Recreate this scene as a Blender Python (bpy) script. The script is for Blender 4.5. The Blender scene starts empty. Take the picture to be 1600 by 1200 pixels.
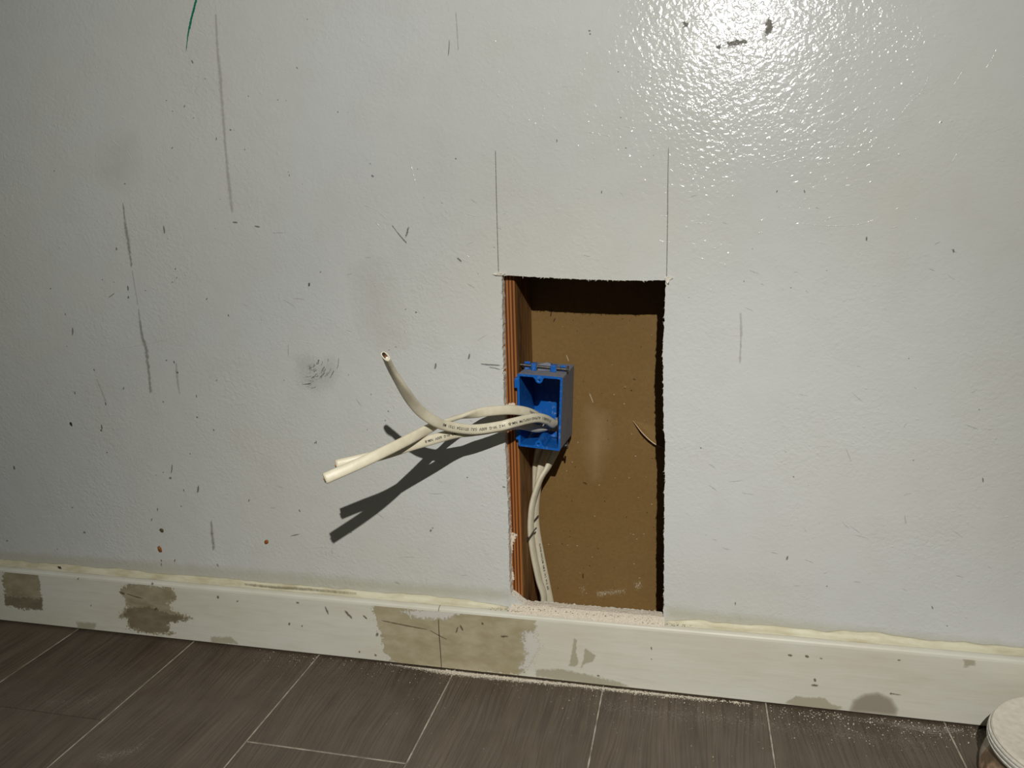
import bpy, bmesh, math, random
import numpy as np
from mathutils import Vector, Matrix, noise as mnoise
from mathutils.geometry import tessellate_polygon

random.seed(7)
rng = np.random.default_rng(7)
SC = bpy.context.scene
COL = SC.collection

# ------------------------------------------------------------------ camera
# X runs along the wall, Y into the wall (front face of the plasterboard is Y = 0), Z is up; metres
F_PX = 1200.8
PITCH, YAW, ROLL = -0.2136, 0.2321, -0.02958
CAM = np.array([0.12774, -0.80030, 0.52848])
LAMP = np.array([0.224, -1.000, 0.936])

def camera_axes():
    cp, sp, cy, sy = math.cos(PITCH), math.sin(PITCH), math.cos(YAW), math.sin(YAW)
    cr, sr = math.cos(ROLL), math.sin(ROLL)
    fwd = np.array([-sy*cp, cy*cp, sp]); right = np.array([cy, sy, 0.0]); up = np.cross(right, fwd)
    return right*cr + up*sr, -right*sr + up*cr, fwd
AX_R, AX_U, AX_F = camera_axes()

cam_data = bpy.data.cameras.new('camera')
cam_data.sensor_fit = 'HORIZONTAL'; cam_data.sensor_width = 36.0
cam_data.lens = F_PX/1600*36.0
cam_data.clip_start = 0.01; cam_data.clip_end = 50
cam = bpy.data.objects.new('camera', cam_data); COL.objects.link(cam)
m = Matrix.Identity(4)
for i in range(3):
    m[i][0], m[i][1], m[i][2], m[i][3] = AX_R[i], AX_U[i], -AX_F[i], CAM[i]
cam.matrix_world = m
SC.camera = cam

# ------------------------------------------------------------------ light
world = bpy.data.worlds.new('world'); SC.world = world
world.use_nodes = True
bg = world.node_tree.nodes['Background']
bg.inputs['Color'].default_value = (0.84, 1.0, 0.93, 1); bg.inputs['Strength'].default_value = 0.058

# a head torch just above and right of the camera, tipped down: hot centre and wide spill from one lens
for nm, watts, cone, aim in (('torch_beam', 25.5, 70, (0.0, 0.0, -0.40)), ('torch_spill', 36.5, 112, (-0.10, 0.0, 0.36))):
    ld = bpy.data.lights.new(nm, 'SPOT')
    ld.energy = watts; ld.color = (1.0, 0.985, 0.925); ld.shadow_soft_size = 0.005
    ld.spot_size = math.radians(cone); ld.spot_blend = 1.0
    lamp = bpy.data.objects.new(nm, ld); COL.objects.link(lamp)
    lamp.location = LAMP
    lamp.rotation_euler = (Vector(aim) - Vector(LAMP)).to_track_quat('-Z', 'Y').to_euler()

SC.view_settings.view_transform = 'Standard'; SC.view_settings.look = 'None'
SC.view_settings.gamma = 1.0; SC.view_settings.use_curve_mapping = False
SC.view_settings.exposure = 0.0

# ------------------------------------------------------------------ helpers
def at(x, y, axis=1, val=0.0):
    """point of the place seen at photo pixel (x, y), on the plane axis = val"""
    d = AX_F + AX_R*(x-800)/F_PX - AX_U*(y-600)/F_PX
    t = (val - CAM[axis])/d[axis]
    return CAM + d*t

def lin(r, g, b):
    f = lambda c: (c/255/12.92) if c/255 <= 0.04045 else ((c/255+0.055)/1.055)**2.4
    return (f(r), f(g), f(b), 1.0)

def mesh_obj(name, verts, faces, mats, parent=None, smooth=False, fmat=None):
    me = bpy.data.meshes.new(name)
    me.from_pydata([tuple(map(float, v)) for v in verts], [], [tuple(map(int, f)) for f in faces])
    for mt in (mats if isinstance(mats, (list, tuple)) else [mats]): me.materials.append(mt)
    if fmat is not None: me.polygons.foreach_set('material_index', fmat)
    if smooth: me.polygons.foreach_set('use_smooth', [True]*len(me.polygons))
    me.update()
    o = bpy.data.objects.new(name, me); COL.objects.link(o)
    if parent: o.parent = parent
    return o

def bm_obj(name, bm, mats, parent=None, smooth=False):
    bmesh.ops.recalc_face_normals(bm, faces=bm.faces)
    me = bpy.data.meshes.new(name); bm.to_mesh(me); bm.free()
    for mt in (mats if isinstance(mats, (list, tuple)) else [mats]): me.materials.append(mt)
    if smooth: me.polygons.foreach_set('use_smooth', [True]*len(me.polygons))
    o = bpy.data.objects.new(name, me); COL.objects.link(o)
    if parent: o.parent = parent
    return o

def empty(name, loc):
    o = bpy.data.objects.new(name, None); o.empty_display_size = 0.02
    o.location = loc; COL.objects.link(o); return o

def adopt(child, parent):
    child.parent = parent
    child.matrix_parent_inverse = Matrix.Translation(-Vector(parent.location))

def tag(o, label, cat=None, group=None, kind=None):
    if label: o['label'] = label
    if cat: o['category'] = cat
    if group: o['group'] = group
    if kind: o['kind'] = kind
    return o

def box_bm(bm, lo, hi, bevel=0.0, seg=1):
    r = bmesh.ops.create_cube(bm, size=1.0)
    vs = r['verts']
    for v in vs:
        v.co = Vector([lo[i] + (v.co[i]+0.5)*(hi[i]-lo[i]) for i in range(3)])
    if bevel > 0:
        es = list({e for v in vs for e in v.link_edges})
        bmesh.ops.bevel(bm, geom=es, offset=bevel, segments=seg, affect='EDGES', profile=0.5)

def catmull(pts, step):
    P = [np.array(p, float) for p in pts]
    P = [2*P[0]-P[1]] + P + [2*P[-1]-P[-2]]
    out = []
    for i in range(1, len(P)-2):
        n = max(2, int(np.linalg.norm((P[i+1]-P[i])[:3])/step))
        for k in range(n):
            t = k/n
            out.append(0.5*((2*P[i]) + (-P[i-1]+P[i+1])*t + (2*P[i-1]-5*P[i]+4*P[i+1]-P[i+2])*t*t
                            + (-P[i-1]+3*P[i]-3*P[i+1]+P[i+2])*t**3))
    out.append(P[-2])
    return np.array(out)

# ------------------------------------------------------------------ materials
class NT:
    def __init__(self, name):
        self.mat = bpy.data.materials.new(name); self.mat.use_nodes = True
        self.t = self.mat.node_tree; self.t.nodes.clear()
        self.out = self.t.nodes.new('ShaderNodeOutputMaterial')
        self.b = self.t.nodes.new('ShaderNodeBsdfPrincipled')
        self.t.links.new(self.b.outputs[0], self.out.inputs[0])
    def n(self, typ, **kw):
        nd = self.t.nodes.new(typ)
        for k, v in kw.items():
            if k.startswith('i_'):
                key = k[2:].replace('_', ' ')
                nd.inputs[key].default_value = v
            else: setattr(nd, k, v)
        return nd
    def l(self, a, b): self.t.links.new(a, b)
    def coords(self, scale=(1, 1, 1), loc=(0, 0, 0), rot=(0, 0, 0)):
        tc = self.n('ShaderNodeTexCoord'); mp = self.n('ShaderNodeMapping')
        mp.inputs['Scale'].default_value = scale; mp.inputs['Location'].default_value = loc
        mp.inputs['Rotation'].default_value = rot
        self.l(tc.outputs['Object'], mp.inputs[0]); return mp.outputs[0]
    def noise(self, vec, scale, detail=3.0, rough=0.55, dist=0.0):
        nd = self.n('ShaderNodeTexNoise'); nd.inputs['Scale'].default_value = scale
        nd.inputs['Detail'].default_value = detail; nd.inputs['Roughness'].default_value = rough
        nd.inputs['Distortion'].default_value = dist
        self.l(vec, nd.inputs['Vector']); return nd.outputs['Fac']
    def ramp(self, fac, stops):
        r = self.n('ShaderNodeValToRGB'); e = r.color_ramp.elements
        while len(e) < len(stops): e.new(0.5)
        for k, (p, c) in enumerate(stops): e[k].position = p; e[k].color = c if len(c) == 4 else (*c, 1)
        self.l(fac, r.inputs[0]); return r.outputs[0]
    def math(self, op, a, b=None, c=None, clamp=False):
        nd = self.n('ShaderNodeMath', operation=op, use_clamp=clamp)
        for i, v in enumerate((a, b, c)):
            if v is None: continue
            if isinstance(v, (int, float)): nd.inputs[i].default_value = v
            else: self.l(v, nd.inputs[i])
        return nd.outputs[0]
    def mix(self, fac, a, b, blend='MIX'):
        nd = self.n('ShaderNodeMix', data_type='RGBA', blend_type=blend)
        for i, v in ((0, fac), (6, a), (7, b)):
            if isinstance(v, (int, float)): nd.inputs[i].default_value = v
            elif isinstance(v, (tuple, list)): nd.inputs[i].default_value = v
            else: self.l(v, nd.inputs[i])
        return nd.outputs[2]
    def bump(self, h, dist, strength=1.0, normal=None):
        nd = self.n('ShaderNodeBump'); nd.inputs['Distance'].default_value = dist
        nd.inputs['Strength'].default_value = strength
        self.l(h, nd.inputs['Height'])
        if normal is not None: self.l(normal, nd.inputs['Normal'])
        return nd.outputs[0]
    def base(self, col=None, rough=None, spec=None, normal=None, metal=None):
        for key, v in (('Base Color', col), ('Roughness', rough), ('Specular IOR Level', spec), ('Normal', normal), ('Metallic', metal)):
            if v is None: continue
            if isinstance(v, (int, float, tuple)): self.b.inputs[key].default_value = v
            else: self.l(v, self.b.inputs[key])
        return self

def paint_relief():
    """rolled and brushed paint skin: node group giving a bumped normal"""
    g = bpy.data.node_groups.new('paint_relief', 'ShaderNodeTree')
    g.interface.new_socket('Normal', in_out='OUTPUT', socket_type='NodeSocketVector')
    go = g.nodes.new('NodeGroupOutput')
    tc = g.nodes.new('ShaderNodeTexCoord')
    def ns(scale, detail, rough, sc=(1, 1, 1), rot=0.0, dist=0.0):
        mp = g.nodes.new('ShaderNodeMapping'); mp.inputs['Scale'].default_value = sc
        mp.inputs['Rotation'].default_value = (0, rot, 0)
        g.links.new(tc.outputs['Object'], mp.inputs[0])
        nd = g.nodes.new('ShaderNodeTexNoise'); nd.inputs['Scale'].default_value = scale
        nd.inputs['Detail'].default_value = detail; nd.inputs['Roughness'].default_value = rough
        nd.inputs['Distortion'].default_value = dist
        g.links.new(mp.outputs[0], nd.inputs['Vector']); return nd.outputs['Fac']
    def mth(op, a, b):
        nd = g.nodes.new('ShaderNodeMath'); nd.operation = op
        for i, v in enumerate((a, b)):
            if isinstance(v, (int, float)): nd.inputs[i].default_value = v
            else: g.links.new(v, nd.inputs[i])
        return nd.outputs[0]
    peel = ns(210, 2.0, 0.45, (1, 1, 1.15), 0.5, 0.6)
    broad = ns(38, 2.0, 0.5)
    patch = ns(9, 2.0, 0.6)
    vor = g.nodes.new('ShaderNodeTexVoronoi'); vor.feature = 'F1'; vor.inputs['Scale'].default_value = 95
    g.links.new(tc.outputs['Object'], vor.inputs['Vector'])
    nib = g.nodes.new('ShaderNodeMapRange'); nib.inputs[1].default_value = 0.16; nib.inputs[2].default_value = 0.0
    g.links.new(vor.outputs['Distance'], nib.inputs[0])
    pm = g.nodes.new('ShaderNodeMapRange'); pm.inputs[1].default_value = 0.35; pm.inputs[2].default_value = 0.7
    pm.inputs[3].default_value = 0.35; pm.inputs[4].default_value = 1.25
    g.links.new(patch, pm.inputs[0])
    h = mth('MULTIPLY', peel, pm.outputs[0])
    h = mth('ADD', h, mth('MULTIPLY', broad, 0.8))
    h = mth('ADD', h, mth('MULTIPLY', mth('MULTIPLY', nib.outputs[0], pm.outputs[0]), 0.5))
    bp = g.nodes.new('ShaderNodeBump'); bp.inputs['Distance'].default_value = RELIEF; bp.inputs['Strength'].default_value = 1.0
    g.links.new(h, bp.inputs['Height']); g.links.new(bp.outputs[0], go.inputs[0])
    return g
RELIEF = 0.0006
RELIEF_G = paint_relief()
def relief(n):
    nd = n.n('ShaderNodeGroup'); nd.node_tree = RELIEF_G; return nd.outputs[0]

def mat_wall():
    n = NT('grey_gloss_paint'); v = n.coords()
    big = n.noise(v, 3.0, 3, 0.5)
    mott = n.noise(v, 26, 4, 0.6)
    c = n.ramp(big, [(0.3, lin(199, 198, 190)), (0.7, lin(202, 203, 204))])
    c = n.mix(n.math('MULTIPLY', n.ramp(mott, [(0.45, (0, 0, 0)), (0.8, (1, 1, 1))]), 0.10), c, lin(160, 154, 138))
    n.base(c, 0.145, 0.34, relief(n)); return n.mat

def mat_gypsum():
    n = NT('broken_gypsum'); v = n.coords()
    a = n.noise(v, 420, 5, 0.65)
    c = n.ramp(a, [(0.3, lin(196, 187, 172)), (0.6, lin(234, 228, 216))])
    n.base(c, 0.9, 0.2, n.bump(a, 0.0012)); return n.mat

def mat_kraft():
    n = NT('brown_kraft_paper'); v = n.coords((1, 1, 1.0))
    a = n.noise(v, 260, 5, 0.65); b = n.noise(n.coords((6, 1, 1)), 160, 3, 0.5); big = n.noise(v, 7, 3, 0.5)
    c = n.ramp(big, [(0.3, lin(120, 92, 50)), (0.7, lin(132, 104, 62))])
    c = n.mix(n.math('MULTIPLY', n.ramp(a, [(0.35, (0, 0, 0)), (0.75, (1, 1, 1))]), 0.35), c, lin(98, 72, 38))
    c = n.mix(n.math('MULTIPLY', n.ramp(b, [(0.62, (0, 0, 0)), (0.8, (1, 1, 1))]), 0.25), c, lin(150, 124, 82))
    n.base(c, 0.75, 0.25, n.bump(a, 0.0003)); return n.mat

def mat_wood(name, dark, mid, light):
    n = NT(name)
    v = n.coords((1, 1, 0.012))
    w = n.n('ShaderNodeTexWave', wave_type='BANDS', bands_direction='X', wave_profile='SIN')
    w.inputs['Scale'].default_value = 82; w.inputs['Distortion'].default_value = 2.6; w.inputs['Detail'].default_value = 2.0
    w.inputs['Detail Scale'].default_value = 1.4; n.l(v, w.inputs['Vector'])
    f = n.noise(n.coords((1500, 400, 16)), 1.0, 4, 0.6); b = n.noise(n.coords((60, 60, 4)), 1.0, 3, 0.5)
    c = n.ramp(w.outputs['Fac'], [(0.08, dark), (0.45, mid), (0.9, light)])
    c = n.mix(n.math('MULTIPLY', f, 0.45), c, dark)
    c = n.mix(n.math('MULTIPLY', n.ramp(b, [(0.5, (0, 0, 0)), (0.7, (1, 1, 1))]), 0.35), c, mid)
    n.base(c, 0.62, 0.3, n.bump(f, 0.0004)); return n.mat

def mat_stud_side():
    n = NT('knotty_stud_side')  # darker and browner than the front edge, with dark knots
    a = n.noise(n.coords((1, 70, 11)), 1.0, 4, 0.6, 1.2); k = n.noise(n.coords((1, 26, 16), (0, 0, 0.3)), 1.0, 3, 0.55, 0.8)
    c = n.ramp(a, [(0.3, lin(84, 54, 24)), (0.5, lin(122, 84, 44)), (0.72, lin(146, 110, 66))])
    c = n.mix(n.ramp(k, [(0.56, (0, 0, 0)), (0.70, (0.85, 0.85, 0.85))]), c, lin(52, 34, 18))
    n.base(c, 0.7, 0.25, n.bump(a, 0.0004)); return n.mat

def mat_board():
    n = NT('old_cream_baseboard_paint'); v = n.coords((0.35, 1, 1))
    a = n.noise(v, 22, 4, 0.6); s = n.noise(n.coords((0.12, 1, 1)), 150, 3, 0.55)
    c = n.ramp(a, [(0.3, lin(202, 197, 180)), (0.7, lin(212, 209, 198))])
    c = n.mix(n.math('MULTIPLY', n.ramp(s, [(0.5, (0, 0, 0)), (0.75, (1, 1, 1))]), 0.18), c, lin(176, 166, 142))
    n.base(c, 0.42, 0.4, n.bump(s, 0.00025)); return n.mat

def mat_caulk():
    n = NT('yellowed_caulk'); v = n.coords((0.3, 1, 1)); a = n.noise(v, 90, 4, 0.6)
    c = n.ramp(a, [(0.32, lin(184, 174, 142)), (0.6, lin(210, 204, 180))])
    n.base(c, 0.55, 0.35, n.bump(a, 0.0006)); return n.mat

def mat_plank():
    n = NT('grey_brown_wood_plank')
    oi = n.n('ShaderNodeObjectInfo')
    tc = n.n('ShaderNodeTexCoord')
    off = n.n('ShaderNodeCombineXYZ')
    r = n.math('MULTIPLY', oi.outputs['Random'], 40.0)
    n.l(r, off.inputs[0]); n.l(r, off.inputs[1])
    add = n.n('ShaderNodeVectorMath', operation='ADD'); n.l(tc.outputs['Object'], add.inputs[0]); n.l(off.outputs[0], add.inputs[1])
    def mp(sc):
        m_ = n.n('ShaderNodeMapping'); m_.inputs['Scale'].default_value = sc; n.l(add.outputs[0], m_.inputs[0]); return m_.outputs[0]
    warp = n.noise(mp((9, 3.2, 1)), 1.0, 2, 0.5)
    cx = n.n('ShaderNodeCombineXYZ'); n.l(n.math('MULTIPLY', warp, 0.05), cx.inputs[0])
    ad2 = n.n('ShaderNodeVectorMath', operation='ADD'); n.l(add.outputs[0], ad2.inputs[0]); n.l(cx.outputs[0], ad2.inputs[1])
    m3 = n.n('ShaderNodeMapping'); m3.inputs['Scale'].default_value = (560, 9, 1); n.l(ad2.outputs[0], m3.inputs[0])
    grain = n.noise(m3.outputs[0], 1.0, 4, 0.62)
    m4 = n.n('ShaderNodeMapping'); m4.inputs['Scale'].default_value = (46, 5, 1); n.l(ad2.outputs[0], m4.inputs[0])
    broad = n.noise(m4.outputs[0], 1.0, 3, 0.55)
    c = n.ramp(broad, [(0.3, lin(76, 65, 53)), (0.55, lin(88, 76, 63)), (0.75, lin(97, 85, 71))])
    g = n.ramp(grain, [(0.38, (1, 1, 1)), (0.52, (0, 0, 0))])
    c = n.mix(n.math('MULTIPLY', g, 0.55), c, lin(46, 38, 30))
    g2 = n.ramp(grain, [(0.58, (0, 0, 0)), (0.74, (1, 1, 1))])
    c = n.mix(n.math('MULTIPLY', g2, 0.40), c, lin(122, 110, 94))
    tint = n.math('MULTIPLY_ADD', oi.outputs['Random'], 0.22, 0.88)
    hs = n.n('ShaderNodeHueSaturation'); n.l(tint, hs.inputs['Value']); n.l(c, hs.inputs['Color'])
    n.base(hs.outputs[0], 0.55, 0.35, n.bump(grain, 0.0003)); return n.mat

def mat_plain(name, col, rough=0.5, spec=0.4, metal=0.0, nscale=None, nd=0.0, var=None):
    n = NT(name)
    c = col
    if nscale:
        a = n.noise(n.coords(), nscale, 4, 0.6)
        if var: c = n.ramp(a, [(0.35, col), (0.68, var)])
        if nd: n.base(normal=n.bump(a, nd))
    n.base(c, rough, spec, None, metal); return n.mat

def mat_box_inner():
    n = NT('blue_plastic'); v = n.coords()
    a = n.noise(n.coords((1, 2.4, 0.9), rot=(0.5, 0.3, 0.6)), 210, 4, 0.65, 0.8); b = n.noise(v, 48, 3, 0.55)
    k = n.math('MULTIPLY', n.ramp(a, [(0.54, (0, 0, 0)), (0.70, (1, 1, 1))]), n.ramp(b, [(0.44, (0, 0, 0)), (0.62, (1, 1, 1))]))
    c = n.mix(n.math('MULTIPLY', k, 0.7), lin(6, 86, 166), lin(150, 170, 190))
    n.base(c, 0.38, 0.45); return n.mat

def mat_box_outer():
    n = NT('dusty_blue_plastic')
    a = n.noise(n.coords((1, 1, 0.5), rot=(0.5, 0, 0)), 150, 5, 0.65, 0.6); b = n.noise(n.coords(), 30, 3, 0.5)
    k = n.ramp(n.math('ADD', n.math('MULTIPLY', a, 0.55), n.math('MULTIPLY', b, 0.45)), [(0.36, (0.6, 0.6, 0.6)), (0.52, (1, 1, 1))])
    c = n.mix(k, lin(44, 90, 148), lin(132, 130, 133))
    s = n.ramp(a, [(0.64, (0, 0, 0)), (0.74, (1, 1, 1))])
    c = n.mix(n.math('MULTIPLY', s, 0.5), c, lin(214, 210, 204))
    n.base(c, 0.7, 0.3); return n.mat

def mat_sheath():
    n = NT('cream_cable_jacket'); a = n.noise(n.coords(), 120, 4, 0.6)
    c = n.ramp(a, [(0.3, lin(202, 193, 168)), (0.7, lin(214, 206, 184))])
    n.base(c, 0.42, 0.4, n.bump(a, 0.0002)); return n.mat

def decal_mat(name, col, nscale, amp, soft, amax, rough=0.5, col2=None, stretch=(1, 1, 1), painted=True, spec=0.3, bias=0.0):
    """thin film on a surface; attribute cov (1 inside .. -1 outside) broken up by noise"""
    n = NT(name)
    at_ = n.n('ShaderNodeAttribute'); at_.attribute_name = 'cov'
    a = n.noise(n.coords(stretch), nscale, 5, 0.65)
    k = n.math('ADD', at_.outputs['Fac'], n.math('MULTIPLY', n.math('SUBTRACT', a, 0.5), amp))
    k = n.math('MULTIPLY_ADD', n.math('ADD', k, bias), 1.0/soft, 0.5, clamp=True)
    k = n.math('MULTIPLY', k, amax)
    c = col
    if col2:
        b = n.noise(n.coords((0.5, 1, 1)), 75, 4, 0.6)
        c = n.ramp(b, [(0.35, col), (0.65, col2)])
    n.base(c, rough, spec)
    if painted: n.l(relief(n), n.b.inputs['Normal'])
    tr = n.n('ShaderNodeBsdfTransparent'); mx = n.n('ShaderNodeMixShader')
    n.l(k, mx.inputs[0]); n.l(tr.outputs[0], mx.inputs[1]); n.l(n.b.outputs[0], mx.inputs[2])
    n.l(mx.outputs[0], n.out.inputs[0])
    return n.mat

M_WALL = mat_wall(); M_GYP = mat_gypsum(); M_KRAFT = mat_kraft(); M_BOARD = mat_board(); M_CAULK = mat_caulk()
M_STUD = mat_wood('orange_pine_edge', lin(68, 34, 9), lin(138, 78, 31), lin(172, 109, 55))
M_STUDS = mat_stud_side()
M_PLANK = mat_plank()
M_BLUE = mat_box_inner(); M_BLUED = mat_box_outer(); M_SHEATH = mat_sheath()
M_PRINT = mat_plain('black_ink', lin(38, 38, 40), 0.5)
M_NAIL = mat_plain('grey_steel', lin(96, 92, 88), 0.5, 0.5, 0.7, 500, 0.0002, lin(66, 60, 56))
M_COPPER = mat_plain('bare_copper', lin(190, 112, 70), 0.35, 0.5, 1.0)
M_BLACKINS = mat_plain('black_insulation', lin(26, 26, 28), 0.45)
M_WHITEINS = mat_plain('white_insulation', lin(206, 202, 192), 0.45)
M_DARK = mat_plain('recess_shade', lin(44, 36, 30), 0.9)  # dark tone painted in for shade in cable ends and screw slot
M_DUST = mat_plain('white_plaster_dust', lin(198, 186, 168), 0.95, 0.1, 0.0, 600, 0.0006, lin(222, 212, 196))
M_SUB = mat_plain('dark_underlay', lin(40, 36, 33), 0.9)
M_FILM = decal_mat

# ------------------------------------------------------------------ the wall with its cut opening
T_WALL = 0.0127            # plasterboard thickness
Y_BACK = 0.1016            # rear face of the stud bay
Z_CUT = 0.0860             # bottom of the opening
T_BASE = 0.014; H_BASE = 0.0803
X_STUD = -0.0584           # side of the stud facing into the bay

def jag(pts, step, amp, seed):
    r = np.random.default_rng(seed); out = []
    for a, b in zip(pts[:-1], pts[1:]):
        a = np.array(a); b = np.array(b); n = max(1, int(np.linalg.norm(b-a)/step))
        for k in range(n):
            q = a + (b-a)*k/n
            out.append(q + (r.normal(0, amp, 2) if 0 < k else r.normal(0, amp*0.3, 2)))
    return out

W2 = lambda x, y: at(x, y)[[0, 2]]
top = [W2(*q) for q in ((784, 430), (812, 431.5), (850, 433.5), (900, 436), (960, 438), (1010, 438.5), (1040, 437.5))]
right = [W2(*q) for q in ((1040, 437.5), (1038.5, 480), (1037, 520), (1035.5, 560), (1036.5, 610), (1036.5, 655), (1039, 695), (1038.5, 760), (1037.5, 850))]
right.append(np.array([0.1050, Z_CUT]))
B2 = lambda x, y: at(x, y, 1, T_WALL)[[0, 2]]
bottom = [right[-1], np.array([0.06, Z_CUT+0.0002]), np.array([0.004, Z_CUT]), np.array([-0.03, Z_CUT]),
          B2(824, 938), B2(818, 934), B2(812, 928), B2(807, 924.5), B2(802, 921), W2(797, 917)]
left = [W2(797, 917), W2(795.5, 870), W2(794, 800), W2(791.5, 740), W2(789, 690), W2(787, 620), W2(785.5, 540), W2(784.5, 470), W2(784, 430)]
loop = jag(top, 0.003, 0.00022, 1) + jag(right, 0.003, 0.00035, 2) + jag(bottom, 0.0025, 0.0006, 3) + jag(left, 0.003, 0.00035, 4)

def build_wall():
    X0, X1, Z0, Z1 = -2.2, 2.2, 0.0, 2.4
    outer = [(X0, Z0), (X1, Z0), (X1, Z1), (X0, Z1)]
    n = len(loop)
    tess = tessellate_polygon([[Vector((x, z, 0)) for x, z in outer], [Vector((q[0], q[1], 0)) for q in loop]])
    flat = outer + [tuple(q) for q in loop]
    N = len(flat)
    verts = [(x, 0, z) for x, z in flat] + [(x, T_WALL, z) for x, z in flat]
    faces, fm = [], []
    for t in tess:
        a, b, c = (Vector((flat[i][0], flat[i][1])) for i in t)
        ccw = (b-a).cross(c-a) > 0
        f = tuple(t) if ccw else tuple(reversed(t))
        faces.append(f); fm.append(0)
        faces.append(tuple(i+N for i in reversed(f))); fm.append(2)
    # cut faces: gypsum core
    for k in range(n):
        a, b = 4+k, 4+(k+1) % n
        faces.append((a, b, b+N, a+N)); fm.append(1)
    for k in range(4):
        a, b = k, (k+1) % 4
        faces.append((b, a, a+N, b+N)); fm.append(1)
    o = mesh_obj('wall_back', verts, faces, [M_WALL, M_GYP, M_KRAFT], fmat=fm)
    bm = bmesh.new(); bm.from_mesh(o.data); bmesh.ops.recalc_face_normals(bm, faces=bm.faces); bm.to_mesh(o.data); bm.free()
    return tag(o, 'scuffed grey glossy painted wall with a rectangular opening cut in it', kind='structure')
WALL = build_wall()

# stud bay behind the opening
PANEL = tag(mesh_obj('wall_behind', [(-2.2, Y_BACK, 0), (2.2, Y_BACK, 0), (2.2, Y_BACK, 2.4), (-2.2, Y_BACK, 2.4),
                                     (-2.2, Y_BACK+T_WALL, 0), (2.2, Y_BACK+T_WALL, 0), (2.2, Y_BACK+T_WALL, 2.4), (-2.2, Y_BACK+T_WALL, 2.4)],
                     [(0, 1, 2, 3), (7, 6, 5, 4), (0, 4, 5, 1), (1, 5, 6, 2), (2, 6, 7, 3), (3, 7, 4, 0)], M_KRAFT),
            'brown paper back of the far plasterboard seen inside the opening', kind='structure')

def stud(name, x0, x1, label):
    bm = bmesh.new(); box_bm(bm, (x0, T_WALL+0.0001, 0.0381), (x1, Y_BACK-0.0001, 2.36), 0.0028, 3)
    for f in bm.faces:
        f.material_index = 1 if abs(f.normal.x) > 0.75 else 0
    o = bm_obj(name, bm, [M_STUD, M_STUDS]); return tag(o, label, kind='structure')
STUD = stud('wall_stud', X_STUD-0.038, X_STUD, 'orange pine stud along the left side of the opening')
stud('wall_stud', 0.3100, 0.3480, 'unseen pine stud added right of the opening to stop light leaks')  # unseen stud added to keep stray light out of the bay
for nm, z0, z1, lb in (('wall_plate', 0.0, 0.038, 'pine bottom plate under the stud bay'), ('wall_plate', 2.3602, 2.398, 'unseen pine top plate added to close the stud bay to light')):  # top plate is unseen, added to close the bay to light
    bm = bmesh.new(); box_bm(bm, (-2.2, T_WALL+0.0001, z0), (2.2, Y_BACK-0.0001, z1), 0.002, 1)
    tag(bm_obj(nm, bm, M_STUDS), lb, kind='structure')

# ------------------------------------------------------------------ floor of single planks
FLOOR = tag(mesh_obj('floor', [(-2.2, -2.6, -0.02), (2.2, -2.6, -0.02), (2.2, 0.2, -0.02), (-2.2, 0.2, -0.02),
                               (-2.2, -2.6, -0.0022), (2.2, -2.6, -0.0022), (2.2, 0, -0.0022), (-2.2, 0, -0.0022)],
                     [(3, 2, 1, 0), (4, 5, 6, 7), (0, 1, 5, 4), (1, 2, 6, 5), (2, 3, 7, 6), (3, 0, 4, 7)], M_SUB),
            'grey brown wood plank floor with dusty white joints', kind='structure')
PW, PL, GAP = 0.178, 1.22, 0.0016
plank_cache = {}
def plank(x0, ya, yb):
    ln = round(yb-ya, 4)
    if ln not in plank_cache:
        bm = bmesh.new(); box_bm(bm, (GAP/2, GAP/2, -0.012), (PW-GAP/2, ln-GAP/2, 0.0), 0.0008, 1)
        bmesh.ops.recalc_face_normals(bm, faces=bm.faces)
        me = bpy.data.meshes.new('plank'); bm.to_mesh(me); bm.free(); me.materials.append(M_PLANK)
        plank_cache[ln] = me
    o = bpy.data.objects.new('plank', plank_cache[ln]); COL.objects.link(o)
    o.location = (x0, ya, 0); o.parent = FLOOR
M_JOINT = mat_plain('joint_dust', lin(120, 112, 98), 0.95, 0.1, 0.0, 60, 0.0, lin(188, 180, 165))
XS0 = -0.67356
first_cut = {0: -0.174, 2: -0.176}
joint_v, joint_f = [], []
def joint(x0, x1, y0, y1):
    b = len(joint_v)
    joint_v.extend([(x0, y0, -0.0006), (x1, y0, -0.0006), (x1, y1, -0.0006), (x0, y1, -0.0006)]); joint_f.append((b, b+1, b+2, b+3))
for i in range(-8, 16):
    x0 = XS0 + i*PW
    if x0 < -2.1 or x0+PW > 2.1: continue
    if i % 2 == 0: cut = first_cut.get(i, -0.175 - 0.03*((i*7) % 5)/5 - (0.10 if i not in (0, 2) else 0))
    else: cut = -0.62 - 0.2*((i*3) % 4)/4
    ys = [0.0, cut]
    while ys[-1] > -2.4: ys.append(ys[-1]-PL)
    ys[-1] = -2.5
    for a, b in zip(ys[:-1], ys[1:]): plank(x0, b, a)
    joint(x0-GAP/2, x0+GAP/2, -2.5, 0)
    for b in ys[1:-1]:
        if i != 0: joint(x0, x0+PW, b-GAP/2, b+GAP/2)
jd = mesh_obj('joint_dust', joint_v, joint_f, M_JOINT, FLOOR); tag(jd, 'white dust packed into the plank joints', kind='stuff')

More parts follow.
